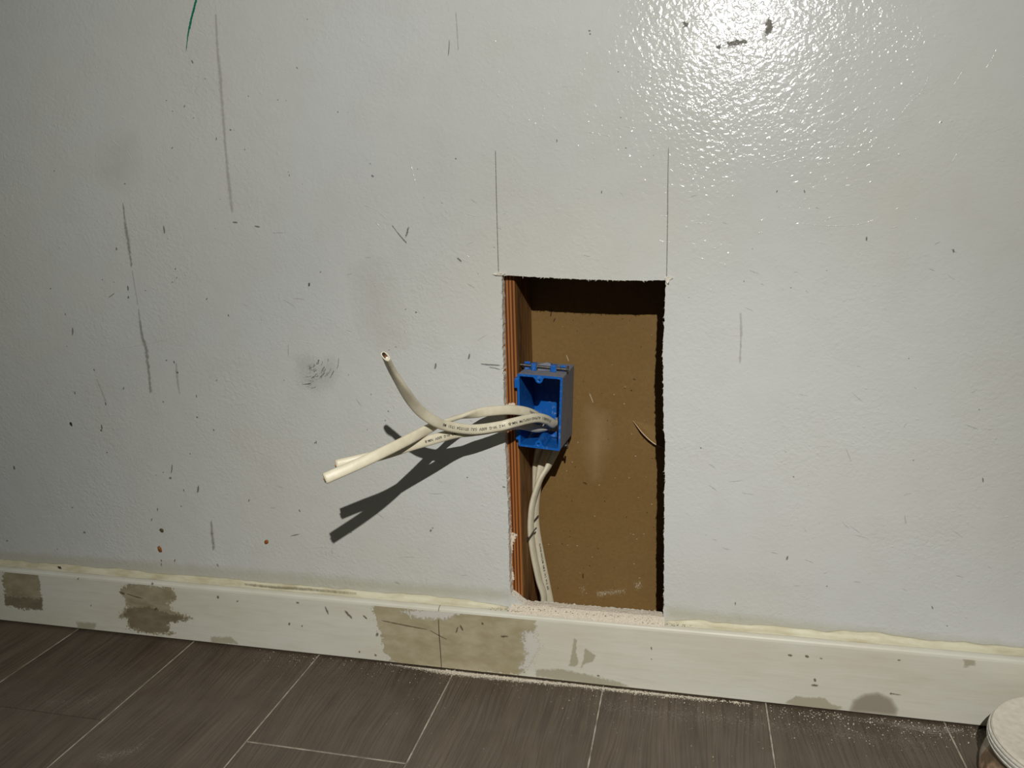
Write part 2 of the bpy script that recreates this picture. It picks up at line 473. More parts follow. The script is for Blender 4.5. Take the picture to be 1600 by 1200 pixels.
# ------------------------------------------------------------------ baseboard
BASE = empty('baseboard_back', (0, 0, 0)); tag(BASE, 'stained cream baseboard with bare patches under the opening', kind='structure')
prof = [(0.0, 0.002), (-0.0128, 0.002), (-0.0140, 0.0034), (-0.0140, 0.0762), (-0.0135, 0.0785), (-0.0122, 0.0799), (-0.010, 0.0806), (-0.004, 0.0811), (0.0, 0.0812)]
x_joint = at(688, 1005, 1, -T_BASE)[0]
for xa, xb in ((-2.2, x_joint-0.0005), (x_joint+0.0005, 2.2)):
    k = len(prof); vs = [(xa, y-0.0001, z) for y, z in prof] + [(xb, y-0.0001, z) for y, z in prof]
    fs = [(i, (i+1) % k, k+(i+1) % k, k+i) for i in range(k)] + [tuple(range(k))[::-1], tuple(range(k, 2*k))]
    o = mesh_obj('board', vs, fs, M_BOARD, BASE)
    bm = bmesh.new(); bm.from_mesh(o.data); bmesh.ops.recalc_face_normals(bm, faces=bm.faces); bm.to_mesh(o.data); bm.free()

def caulk(xa, xb, seed):
    cp = [(-0.0002, 0.0900), (-0.0008, 0.0878), (-0.0016, 0.0856), (-0.0032, 0.0834), (-0.0056, 0.0820), (-0.0075, 0.0813), (-0.007, 0.0809), (-0.0002, 0.0811)]
    n = max(2, int((xb-xa)/0.006)); vs, fs = [], []
    for s in range(n+1):
        x = xa + (xb-xa)*s/n
        tp = min(1.0, 0.25 + abs(x-(xb if xa < -1 else xa))/0.05)
        w = 0.75 + 0.5*mnoise.noise(Vector((x*14, seed, 0))) + 0.2*mnoise.noise(Vector((x*60, seed, 3)))
        w *= tp
        for j, (y, z) in enumerate(cp):
            vs.append((x, y*(0.85+0.2*w) if y < -0.0005 else y, 0.0809+(z-0.0809)*max(0.16, w)))
    k = len(cp)
    for s in range(n):
        for j in range(k): fs.append((s*k+j, s*k+(j+1) % k, (s+1)*k+(j+1) % k, (s+1)*k+j))
    fs += [tuple(range(k)), tuple(range(n*k, n*k+k))[::-1]]
    o = mesh_obj('caulk_bead', vs, fs, M_CAULK, BASE, smooth=True)
    tag(o, 'yellowed caulk bead between wall and baseboard')
caulk(-2.2, -0.0735, 1.0); caulk(0.1075, 2.2, 5.0)

# ------------------------------------------------------------------ marks, stains and dust lying on the surfaces
SURF = {'wall': (1, -0.0003), 'base': (1, -T_BASE-0.0004), 'panel': (1, Y_BACK-0.0004), 'floor': (2, 0.0004), 'stud': (1, T_WALL-0.0003)}
PAR = {'wall': WALL, 'base': BASE, 'panel': PANEL, 'floor': FLOOR, 'stud': STUD}

def set_cov(o, cov):
    a = o.data.attributes.new('cov', 'FLOAT', 'POINT'); a.data.foreach_set('value', np.asarray(cov, np.float32))

def patch(name, surf, pix, mat, soft=0.004, res=None, lift=0.0, label=None, kind=None):
    """film with the outline pix (photo pixels on that surface)"""
    ax, val = SURF[surf]; val -= lift if ax == 1 else -lift
    uv = (0, 2) if ax == 1 else (0, 1)
    poly = np.array([at(x, y, ax, val)[list(uv)] for x, y in pix])
    lo = poly.min(0)-soft*1.5; hi = poly.max(0)+soft*1.5
    if surf == 'base': lo[1] = max(lo[1], 0.003); hi[1] = min(hi[1], 0.0765)
    if surf == 'floor': hi[1] = min(hi[1], -T_BASE-0.001)
    res = res or max(0.0015, (hi-lo).max()/70)
    nu, nv = [max(2, int(math.ceil(d/res))) for d in hi-lo]
    U, V = np.meshgrid(np.linspace(lo[0], hi[0], nu+1), np.linspace(lo[1], hi[1], nv+1), indexing='ij')
    P = np.stack([U.ravel(), V.ravel()], 1)
    d = np.full(len(P), 1e9); inside = np.zeros(len(P), bool)
    for a, b in zip(poly, np.roll(poly, -1, 0)):
        e = b-a; t = np.clip(((P-a)@e)/max(e@e, 1e-12), 0, 1)
        d = np.minimum(d, np.linalg.norm(P-(a+t[:, None]*e), axis=1))
        c = (a[1] > P[:, 1]) != (b[1] > P[:, 1])
        with np.errstate(divide='ignore', invalid='ignore'):
            xi = (b[0]-a[0])*(P[:, 1]-a[1])/(b[1]-a[1]) + a[0]
        inside ^= c & (P[:, 0] < xi)
    cov = np.clip(np.where(inside, d, -d)/soft, -1, 1)
    vs = np.zeros((len(P), 3)); vs[:, uv[0]] = P[:, 0]; vs[:, uv[1]] = P[:, 1]; vs[:, ax] = val
    fs = []
    C = cov.reshape(nu+1, nv+1)
    for i in range(nu):
        for j in range(nv):
            if C[i:i+2, j:j+2].max() <= -0.99: continue
            q = i*(nv+1)+j
            fs.append((q, q+nv+1, q+nv+2, q+1) if ax == 1 else (q, q+nv+1, q+nv+2, q+1))
    o = mesh_obj(name, vs, fs, mat, PAR[surf]); set_cov(o, cov)
    if label or kind: tag(o, label, kind=kind)
    return o

def ribbon_data(surf, pix, w, lift=0.0):
    """w: width in photo pixels (number or list)"""
    ax, val = SURF[surf]; val -= lift if ax == 1 else -lift
    ws = w if isinstance(w, (list, tuple)) else [w]*len(pix)
    pts = catmull([(x, y, 0, ww) for (x, y), ww in zip(pix, ws)], 4.0)
    vs, cov, fs = [], [], []
    for k, q in enumerate(pts):
        a = pts[max(k-1, 0)]; b = pts[min(k+1, len(pts)-1)]
        t = (b-a)[:2]; t = t/max(np.linalg.norm(t), 1e-9); nrm = np.array([-t[1], t[0]])
        end = k in (0, len(pts)-1)
        for s, c in ((-1, -1.0), (-0.5, 0.0), (0, 1.0), (0.5, 0.0), (1, -1.0)):
            p = q[:2] + nrm*s*max(q[3], 0.3)
            vs.append(at(p[0], p[1], ax, val)); cov.append(-1.0 if end else c)
    for k in range(len(pts)-1):
        for j in range(4): fs.append((k*5+j, k*5+j+1, k*5+j+6, k*5+j+5))
    return vs, fs, cov

def stroke(name, surf, pix, w, mat, label=None, lift=0.0):
    vs, fs, cov = ribbon_data(surf, pix, w, lift)
    o = mesh_obj(name, vs, fs, mat, PAR[surf]); set_cov(o, cov)
    if label: tag(o, label)
    return o

def strokes(name, surf, items, mat, label, lift=0.0):
    """many tiny marks of one kind joined as one film"""
    V, Fc, Cv = [], [], []
    for pix, w in items:
        vs, fs, cov = ribbon_data(surf, pix, w, lift); b = len(V)
        V += vs; Cv += cov; Fc += [tuple(i+b for i in f) for f in fs]
    o = mesh_obj(name, V, Fc, mat, PAR[surf]); set_cov(o, Cv)
    return tag(o, label, kind='stuff')

D_GREEN = decal_mat('green_crayon', lin(10, 118, 88), 900, 2.5, 0.5, 0.95)
D_DRIP = decal_mat('dried_drip', lin(112, 106, 82), 260, 4.4, 1.6, 0.38)
D_FAINT = decal_mat('faint_drip', lin(132, 122, 104), 200, 3.2, 1.6, 0.24)
D_PENCIL = decal_mat('pencil_graphite', lin(60, 60, 60), 700, 2.4, 1.0, 0.48)
D_SCUFF = decal_mat('dark_scuff', lin(64, 62, 52), 600, 3.6, 0.9, 0.5)
D_SCUFF2 = decal_mat('olive_scuff', lin(96, 92, 70), 700, 5.0, 0.8, 0.55, bias=-0.7)
D_SPECK = decal_mat('dark_speck', lin(54, 50, 42), 800, 1.6, 1.1, 0.5)
D_HAIR = decal_mat('hairline_grey', lin(140, 138, 130), 500, 3.0, 1.2, 0.30)
D_TAN = decal_mat('tan_stain', lin(168, 158, 132), 60, 2.4, 2.8, 0.10)
D_GREYM = decal_mat('grey_smudge', lin(126, 122, 108), 420, 4.0, 1.8, 0.12)
D_SCRAPE = decal_mat('pale_scratch', lin(226, 226, 222), 400, 2.4, 1.0, 0.4)
D_CHIP = decal_mat('chipped_paint', lin(92, 90, 78), 420, 3.4, 0.6, 0.85)
D_BARE = decal_mat('bare_board_patch', lin(146, 135, 108), 260, 3.6, 0.25, 0.86, 0.6, lin(170, 160, 134), painted=False)
D_BARE2 = decal_mat('bare_board_patch_dark', lin(120, 109, 88), 240, 3.6, 0.3, 0.80, 0.6, lin(142, 131, 108), painted=False)
D_BEIGE = decal_mat('beige_board_patch', lin(166, 154, 122), 230, 3.6, 0.4, 0.85, 0.6, lin(186, 175, 147), painted=False)
D_DRIB = decal_mat('glue_dribble', lin(178, 171, 144), 200, 2.6, 0.9, 0.5, 0.5, painted=False)
D_PALE = decal_mat('pale_paint_smear', lin(214, 210, 200), 260, 3.4, 0.5, 0.85, 0.5, painted=False)
D_DUSTB = decal_mat('dust_drift', lin(222, 212, 196), 700, 4.5, 0.5, 0.9, 0.95, painted=False, spec=0.05, bias=-0.55)
D_DUSTF = decal_mat('dust_film', lin(206, 196, 182), 900, 4.5, 0.8, 0.45, 0.95, painted=False, spec=0.05, bias=-1.15)
D_DUSTL = decal_mat('thin_dust_film', lin(190, 182, 170), 30, 3.0, 2.4, 0.12, 0.95, painted=False, spec=0.05, bias=-0.8)
D_DUSTP = decal_mat('dust_on_paper', lin(214, 200, 172), 700, 4.5, 0.6, 0.75, 0.95, painted=False, spec=0.05, bias=-1.1)
D_FLECK = decal_mat('plaster_fleck', lin(214, 200, 172), 700, 1.0, 0.7, 0.75, 0.95, painted=False, spec=0.05)
D_CHALK = decal_mat('chalky_smear', lin(222, 206, 186), 600, 4.0, 0.4, 0.9, 0.9, painted=False, spec=0.1, bias=-0.5)
D_OLD = decal_mat('yellowed_wall_foot', lin(198, 192, 162), 45, 2.0, 1.8, 0.28)

# wall: crayon, drips, pencil and scoring lines
stroke('crayon_line', 'wall', [(308, -8), (304.5, 8), (300, 25), (297, 38), (294, 52), (292.5, 64), (290.5, 82)], [3.2, 3.2, 3, 2.8, 2.2, 1.4, 0.8], D_GREEN, 'green crayon line')
stroke('drip_stain', 'wall', [(192, 315), (195, 345), (198, 365), (202, 390), (206, 420)], [1.5, 2.5, 3.5, 3.5, 1.5], D_DRIP)
stroke('drip_stain', 'wall', [(216, 480), (219, 505), (222, 525), (228, 545), (230, 562), (233, 585), (235, 606), (235.5, 616)], [1.2, 2.4, 3.6, 4.2, 4, 3, 3.6, 3], D_DRIP)
stroke('drip_stain', 'wall', [(206, 420), (210, 445), (216, 480)], [1.4, 1.2, 1.4], D_FAINT)
stroke('drip_stain', 'wall', [(337, 20), (340, 80), (344, 120), (348, 175), (353, 240), (358, 290), (361, 316), (363, 335)], [2, 3.2, 4, 3.6, 3, 4, 4, 2], D_FAINT)
stroke('drip_stain', 'wall', [(275, 565), (276, 582), (278, 600), (281, 618)], [2, 3, 2.4, 1.4], D_FAINT)
stroke('drip_stain', 'wall', [(330, 812), (331, 830), (333, 850), (334, 862)], [2, 3.2, 3.2, 2.4], D_DRIP)
stroke('drip_stain', 'wall', [(1157, 487), (1158, 520), (1157, 545), (1156, 570)], [2.5, 3, 2, 3.2], D_FAINT)
stroke('pencil_line', 'wall', [(774, 233), (775.5, 300), (777, 360), (779, 428)], [1.0, 1.2, 1.1, 1.2], D_PENCIL)
stroke('pencil_line', 'wall', [(1044.5, 228), (1043.5, 290), (1043, 350), (1041.5, 437)], [1.0, 1.3, 1.3, 1.2], D_PENCIL)
stroke('pencil_line', 'wall', [(749, 568.5), (765, 570), (784, 571)], [1.4, 2.2, 1.6], D_PENCIL)
stroke('pencil_line', 'wall', [(761, 573), (772, 575), (784, 578)], [1.0, 1.4, 1.0], D_PENCIL)
stroke('pencil_line', 'wall', [(712, 18), (714, 45), (716, 80)], 1.5, D_FAINT)
stroke('scratch', 'wall', [(611, 350), (624, 367), (637, 382)], [1, 1.4, 2], D_SCUFF)
stroke('scratch', 'wall', [(639, 353), (636, 363), (633, 374)], [2, 2.4, 1.4], D_SCUFF)
stroke('scratch', 'wall', [(354, 348), (365, 364), (378, 385)], [1, 1.6, 1], D_SCRAPE)
stroke('scratch', 'wall', [(150, 590), (160, 614), (166, 630)], [1, 1.6, 2], D_FAINT)
stroke('scratch', 'wall', [(180, 545), (240, 535), (285, 522)], [1, 2, 1], D_SCRAPE)
# rub mark with curved streaks left of the cables
its = []
for k in range(26):
    r0 = random.uniform(14, 52); a0 = random.uniform(-0.1, 1.4); da = random.uniform(0.15, 0.4)
    cx, cy = 478, 560
    pix = [(cx + r0*math.cos(a0+da*t)*1.0, cy + r0*math.sin(a0+da*t)*1.05) for t in (0, 0.33, 0.66, 1)]
    its.append((pix, random.uniform(0.6, 1.6)))
strokes('rub_streaks', 'wall', its, D_SCUFF, 'dark curved rub streaks')
patch('rub_smudge', 'wall', [(462, 560), (480, 556), (498, 566), (520, 560), (528, 580), (515, 603), (492, 610), (470, 600)], D_GREYM, 0.008)
for pix in ([(478, 566), (490, 568), (489, 582), (480, 584)], [(486, 588), (497, 592), (486, 604), (478, 606)], [(500, 574), (508, 578), (503, 592), (497, 596)]):
    patch('rub_smudge', 'wall', pix, D_SCUFF2, 0.006)
patch('faint_stain', 'wall', [(562, 430), (590, 422), (606, 450), (612, 500), (620, 530), (590, 536), (572, 500)], D_TAN, 0.016)
patch('faint_stain', 'wall', [(165, 225), (205, 210), (212, 260), (190, 290), (162, 275)], D_TAN, 0.012)
# chips by the lamp glare
patch('chipped_paint', 'wall', [(1134, 66), (1150, 63), (1168, 62), (1166, 68), (1150, 70), (1138, 73)], D_CHIP, 0.002)
patch('chipped_paint', 'wall', [(1118, 74), (1124, 69), (1130, 72), (1123, 77)], D_CHIP, 0.002)
patch('chipped_paint', 'wall', [(1199, 27), (1204, 30), (1209, 44), (1204, 50), (1197, 57), (1196, 46)], D_CHIP, 0.0025)
patch('chipped_paint', 'wall', [(1066, 35), (1074, 34), (1076, 40), (1069, 42)], D_CHIP, 0.002)
# small specks: one dot is a short stroke
dots = [(85, 267, 3.2), (338, 217, 3), (360, 203, 4), (269, 231, 3), (288, 166, 3), (260, 157, 3), (195, 287, 4), (452, 274, 3.4), (434, 156, 2.5),
        (447, 157, 2.5), (480, 30, 3), (464, 106, 3), (160, 437, 3), (178, 441, 2.6), (227, 454, 3), (274, 420, 3.6), (276, 434, 2.4), (323, 467, 3), (357, 493, 3),
        (79, 451, 3.6), (102, 491, 3), (147, 578, 3.4), (165, 631, 3.6), (117, 614, 3.4), (193, 607, 3), (255, 628, 3), (308, 652, 4), (307, 619, 3), (334, 672, 3),
        (158, 672, 2.5), (158, 673, 3.6), (297, 709, 3.4), (255, 738, 3.2), (287, 766, 2.6), (246, 796, 3), (237, 812, 3), (389, 782, 3), (468, 798, 3.2), (167, 707, 3.4),
        (113, 793, 3), (11, 845, 3.4), (492, 692, 3), (340, 883, 4.5), (252, 876, 3.2), (273, 876, 3.2), (252, 882, 3), (331, 834, 3), (22, 731, 5), (132, 832, 5), (266, 747, 6),
        (260, 563, 3.4), (272, 566, 3.4), (277, 582, 5.4), (582, 275, 5.5), (650, 488, 4.5), (712, 248, 4), (966, 112, 3.4), (1018, 121, 3), (1354, 373, 4.5), (1214, 299, 3.2),
        (1257, 299, 3.6), (1471, 191, 3), (921, 48, 5), (922, 53, 4), (1230, 872, 5), (1149, 943, 3), (1292, 916, 3.4), (1480, 978, 3), (718, 684, 3), (730, 746, 3.4), (673, 829, 5),
        (676, 825, 3.4), (494, 691, 3), (602, 657, 3), (483, 445, 4.5), (1095, 700, 3), (1240, 745, 3), (940, 300, 3), (870, 220, 3), (1420, 560, 3), (1530, 640, 3)]
its = []
for x, y, w in dots:
    a = random.uniform(0, 6.28); l = w*0.75
    its.append(([(x-l*math.cos(a)*0.6, y-l*math.sin(a)-1), (x, y), (x+l*math.cos(a)*0.6, y+l*math.sin(a)+1)], [w*0.3, w*0.52, w*0.3]))
for (xa, ya, xb, yb, w) in ((255, 351, 257, 367, 2.2), (199, 445, 200, 456, 2), (200, 462, 200, 467, 2.4), (181, 386, 182, 392, 2), (482, 441, 483, 448, 2.5), (1489, 388, 1490, 396, 2.5),
                            (362, 347, 372, 348, 2.4), (396, 353, 407, 355, 2.2), (168, 466, 180, 457, 1.2), (298, 93, 302, 100, 2), (113, 510, 113, 526, 2), (158, 662, 159, 673, 2),
                            (681, 566, 679, 578, 2.6), (734, 551, 731, 563, 2.4), (713, 402, 722, 410, 2.4), (1535, 745, 1536, 755, 2), (269, 723, 267, 742, 1.6), (310, 757, 308, 772, 2.6),
                            (784, 760, 790, 762, 2), (452, 838, 470, 834, 1.4), (1455, 946, 1458, 953, 1.6), (700, 90, 702, 60, 1.3)):
    its.append(([(xa, ya), ((xa+xb)/2+0.5, (ya+yb)/2), (xb, yb)], [w*0.6, w, w*0.6]))
for k in range(60):
    x = random.triangular(0, 1600, 350); y = random.uniform(120, 880)
    if 770 < x < 1060 and y > 400: continue
    w = random.uniform(0.8, 1.9); a = random.uniform(0, 3.14)
    its.append(([(x-w*math.cos(a), y-w*math.sin(a)), (x, y), (x+w*math.cos(a), y+w*math.sin(a))], [w*0.4, w*0.7, w*0.4]))
strokes('dirt_specks', 'wall', its, D_SPECK, 'small dark dirt specks and nicks')
its = []
for k in range(90):
    x = random.uniform(380, 1550); y = random.uniform(300, 930)
    if 775 < x < 1050 and y > 400: continue
    l = random.uniform(3, 14); a = random.gauss(0.25, 0.5)
    its.append(([(x-l*math.cos(a), y-l*math.sin(a)), (x, y+random.uniform(-1, 1)), (x+l*math.cos(a), y+l*math.sin(a))], [0.4, random.uniform(0.7, 1.3), 0.4]))
strokes('hairline_scuffs', 'wall', its, D_HAIR, 'hairline grey scuffs')
patch('yellowed_band', 'wall', [(-60, 858), (200, 876), (420, 893), (640, 912), (797, 925), (797, 936), (640, 930), (400, 912), (200, 896), (-60, 876)], D_OLD, 0.006, res=0.004)
patch('yellowed_band', 'wall', [(1042, 948), (1250, 972), (1450, 994), (1660, 1016), (1660, 1030), (1400, 1004), (1200, 985), (1042, 968)], D_OLD, 0.006, res=0.004)

# baseboard: bare patches, dribbles, scratches
patch('bare_patch', 'base', [(4, 890), (58, 894), (62, 915), (66, 940), (64, 952), (36, 950), (10, 944), (8, 925), (4, 910)], D_BARE, 0.007, label='bare grey brown patch')
patch('bare_patch', 'base', [(8, 931), (40, 934), (65, 936), (66, 953), (36, 951), (9, 945)], D_BARE2, 0.007, lift=0.0003)
patch('bare_patch', 'base', [(188, 924), (200, 912), (240, 914), (268, 918), (276, 934), (262, 943), (270, 955), (300, 966), (268, 972), (260, 980), (272, 991), (240, 990), (212, 986), (198, 980), (200, 968), (186, 963), (198, 948), (196, 936)], D_BARE, 0.007)
patch('bare_patch', 'base', [(200, 952), (235, 948), (262, 958), (296, 966), (262, 974), (266, 990), (228, 987), (204, 980), (200, 966), (188, 962)], D_BARE2, 0.007, lift=0.0003)
patch('bare_patch', 'base', [(580, 938), (700, 950), (830, 962), (838, 980), (822, 1000), (828, 1022), (815, 1055), (700, 1046), (616, 1036), (600, 1018), (597, 995), (588, 970)], D_BEIGE, 0.007, label='large beige patch of bare board')
patch('paint_smear', 'base', [(628, 955), (700, 952), (740, 955), (715, 961), (695, 967), (660, 967), (640, 962)], D_PALE, 0.006, lift=0.0003)
patch('paint_smear', 'base', [(815, 990), (835, 985), (845, 1010), (828, 1040), (812, 1048), (822, 1020)], D_PALE, 0.008, lift=0.0003)
patch('glue_dribble', 'base', [(897, 998), (901, 1000), (900, 1020), (904, 1036), (898, 1042), (889, 1040), (893, 1024), (895, 1010)], D_DRIB, 0.0015)
patch('glue_dribble', 'base', [(914, 1013), (922, 1018), (930, 1024), (926, 1034), (914, 1036), (908, 1044), (912, 1028)], D_DRIB, 0.0015)
patch('glue_dribble', 'base', [(838, 1046), (880, 1046), (920, 1055), (960, 1064), (985, 1074), (930, 1070), (860, 1060), (838, 1056)], D_DRIB, 0.003)
patch('glue_dribble', 'base', [(1228, 1098), (1244, 1088), (1262, 1090), (1288, 1090), (1298, 1100), (1318, 1106), (1300, 1110), (1240, 1102)], D_DRIB, 0.002)
patch('grey_stain', 'base', [(1330, 1110), (1335, 1096), (1352, 1086), (1372, 1084), (1392, 1094), (1400, 1108), (1398, 1116)], decal_mat('grey_damp_stain', lin(158, 148, 132), 60, 0.8, 1.6, 0.8, 0.6, painted=False), 0.004)
patch('grey_stain', 'base', [(1504, 1028), (1524, 1030), (1522, 1040), (1508, 1041)], D_DRIB, 0.003)
patch('glue_dribble', 'base', [(120, 972), (150, 974), (146, 984), (122, 982)], D_DRIB, 0.003)
patch('glue_dribble', 'base', [(330, 995), (362, 996), (372, 1006), (330, 1004)], D_DRIB, 0.003)
its = []
for (xa, ya, xb, yb, w) in ((507, 945, 514, 962, 2.4), (537, 952, 552, 968, 3), (566, 960, 575, 968, 2.2), (450, 974, 454, 975, 4), (471, 977, 473, 978, 3.4), (587, 990, 592, 992, 5), (462, 941, 468, 942, 2.4),
                            (186, 925, 196, 928, 3), (196, 927, 225, 936, 1.6), (243, 950, 245, 952, 5), (340, 930, 341, 936, 3.4), (371, 938, 372, 940, 3.6), (122, 903, 123, 904, 3.4), (142, 945, 143, 946, 3), (236, 911, 240, 912, 4),
                            (1230, 1023, 1239, 1024, 3), (1257, 1025, 1265, 1026, 3.4), (1280, 1028, 1286, 1029, 2), (1272, 1059, 1275, 1066, 3.4), (1266, 1070, 1280, 1071, 3), (1390, 1083, 1410, 1086, 1.6), (1390, 1083, 1394, 1084, 3),
                            (718, 975, 724, 986, 2.6), (716, 978, 712, 990, 2), (752, 972, 756, 976, 2.4), (594, 969, 670, 984, 1.6), (670, 984, 700, 1000, 1.2), (560, 1019, 563, 1017, 3), (585, 1025, 588, 1022, 4), (780, 994, 796, 994, 2.6),
                            (932, 1055, 938, 1056, 2), (1017, 1010, 1019, 1016, 1.8), (1017, 1029, 1019, 1030, 2), (1402, 1031, 1408, 1031, 2)):
    its.append(([(xa, ya), ((xa+xb)/2, (ya+yb)/2+0.4), (xb, yb)], [w*0.6, w, w*0.5]))
strokes('baseboard_nicks', 'base', its, decal_mat('brown_nick', lin(90, 80, 62), 500, 2.6, 1.0, 0.6, painted=False), 'small brown nicks and scratches', lift=0.0005)
stroke('board_joint', 'base', [(685, 966), (686, 990), (688, 1015), (690, 1046)], [1.0, 1.2, 1.1, 1.0], decal_mat('joint_crack', lin(70, 62, 48), 600, 1.4, 0.8, 0.8, painted=False), lift=0.0006)
# dirt line lying in the caulk at the left
stroke('dirt_line', 'base', [(380, 912), (430, 917), (480, 920), (560, 927)], [1.5, 3, 2.4, 1], decal_mat('brown_dirt', lin(120, 104, 72), 250, 4.0, 1.0, 0.6, painted=False), lift=-0.006)

# floor: drift of plaster dust along the baseboard, film and swirls on the planks
patch('dust_drift', 'floor', [(560, 1029), (690, 1042), (860, 1060), (1000, 1075), (1120, 1089), (1120, 1098), (1000, 1086), (900, 1075), (800, 1066), (700, 1056), (620, 1042)], D_DUSTB, 0.006, res=0.003, kind='stuff')
patch('dust_drift', 'floor', [(1240, 1106), (1400, 1122), (1516, 1134), (1520, 1152), (1460, 1155), (1400, 1142), (1320, 1128)], D_DUSTF, 0.010, res=0.003, kind='stuff')
patch('dust_drift', 'floor', [(275, 1002), (420, 1017), (560, 1032), (600, 1046), (480, 1030), (340, 1014)], D_DUSTF, 0.010, res=0.004, kind='stuff')
patch('dust_film', 'floor', [(820, 1064), (1120, 1092), (1520, 1140), (1500, 1200), (1240, 1170), (980, 1140), (840, 1110)], D_DUSTF, 0.05, res=0.006, lift=0.0002, kind='stuff')
patch('dust_film', 'floor', [(40, 1075), (120, 1090), (190, 1060), (200, 1075), (140, 1108), (60, 1110)], D_DUSTF, 0.02, res=0.004, kind='stuff')
patch('dust_film', 'floor', [(120, 1170), (200, 1160), (250, 1135), (262, 1150), (220, 1185), (140, 1205)], D_DUSTF, 0.02, res=0.004, kind='stuff')
patch('dust_film', 'floor', [(-200, 1060), (300, 1040), (800, 1060), (1600, 1140), (1600, 1300), (-200, 1300)], D_DUSTL, 0.08, res=0.02, lift=0.0003, kind='stuff')

# stud and paper inside the bay
patch('chalky_smear', 'stud', [(789, 735), (797, 742), (796, 770), (799, 800), (800, 830), (810, 835), (803, 850), (800, 880), (806, 905), (798, 915), (790, 800)], D_CHALK, 0.0025, label='chalky smear of plaster')
patch('chalky_smear', 'stud', [(788, 630), (806, 628), (806, 636), (789, 638)], D_CHALK, 0.002)
for pix in ([(903, 915), (914, 910), (918, 925), (910, 934), (905, 928)], [(988, 905), (1006, 903), (1008, 918), (996, 928), (986, 918)], [(925, 920), (980, 915), (984, 930), (930, 938)], [(958, 925), (968, 923), (966, 930)]):
    patch('dust_splash', 'panel', pix, D_DUSTP, 0.006)
patch('dust_splash', 'panel', [(920, 640), (945, 650), (948, 690), (930, 745), (918, 700)], decal_mat('pale_rub_on_paper', lin(186, 160, 116), 90, 1.8, 2.0, 0.35, 0.9, painted=False), 0.012)
its = []
for k in range(70):
    x = random.uniform(850, 1022); y = random.uniform(495, 945); w = random.uniform(0.6, 1.5); a = random.uniform(0, 3.14)
    its.append(([(x-w*math.cos(a), y-w*math.sin(a)), (x, y), (x+w*math.cos(a), y+w*math.sin(a))], [w*0.5, w*0.8, w*0.5]))
its += [([(863, 482), (861, 490), (860, 496)], 1.8), ([(868, 496), (866, 500), (865, 504)], 1.6), ([(988, 592), (991, 592.5), (994, 594)], 1.4), ([(985, 611), (987, 610), (988, 611)], 2), ([(909, 754), (915, 755), (917, 758)], 1.6), ([(911, 895), (911, 900), (911, 905)], 1.6)]
strokes('paper_flecks', 'panel', its, decal_mat('dark_paper_fleck', lin(62, 44, 24), 700, 1.0, 0.8, 0.7, painted=False), 'dark flecks in the brown paper')
its = []
for k in range(40):
    x = random.uniform(850, 1022); y = random.triangular(495, 945, 900); w = random.uniform(0.6, 1.6)
    its.append(([(x-w, y), (x, y+random.uniform(-.5, .5)), (x+w, y)], [w*0.4, w*0.7, w*0.4]))
its += [([(920, 612), (924, 622), (928, 632)], 1.0), ([(884, 553), (887, 560), (889, 566)], 0.9)]
strokes('plaster_flecks', 'panel', its, D_FLECK, 'white plaster flecks on the brown paper', lift=0.0002)

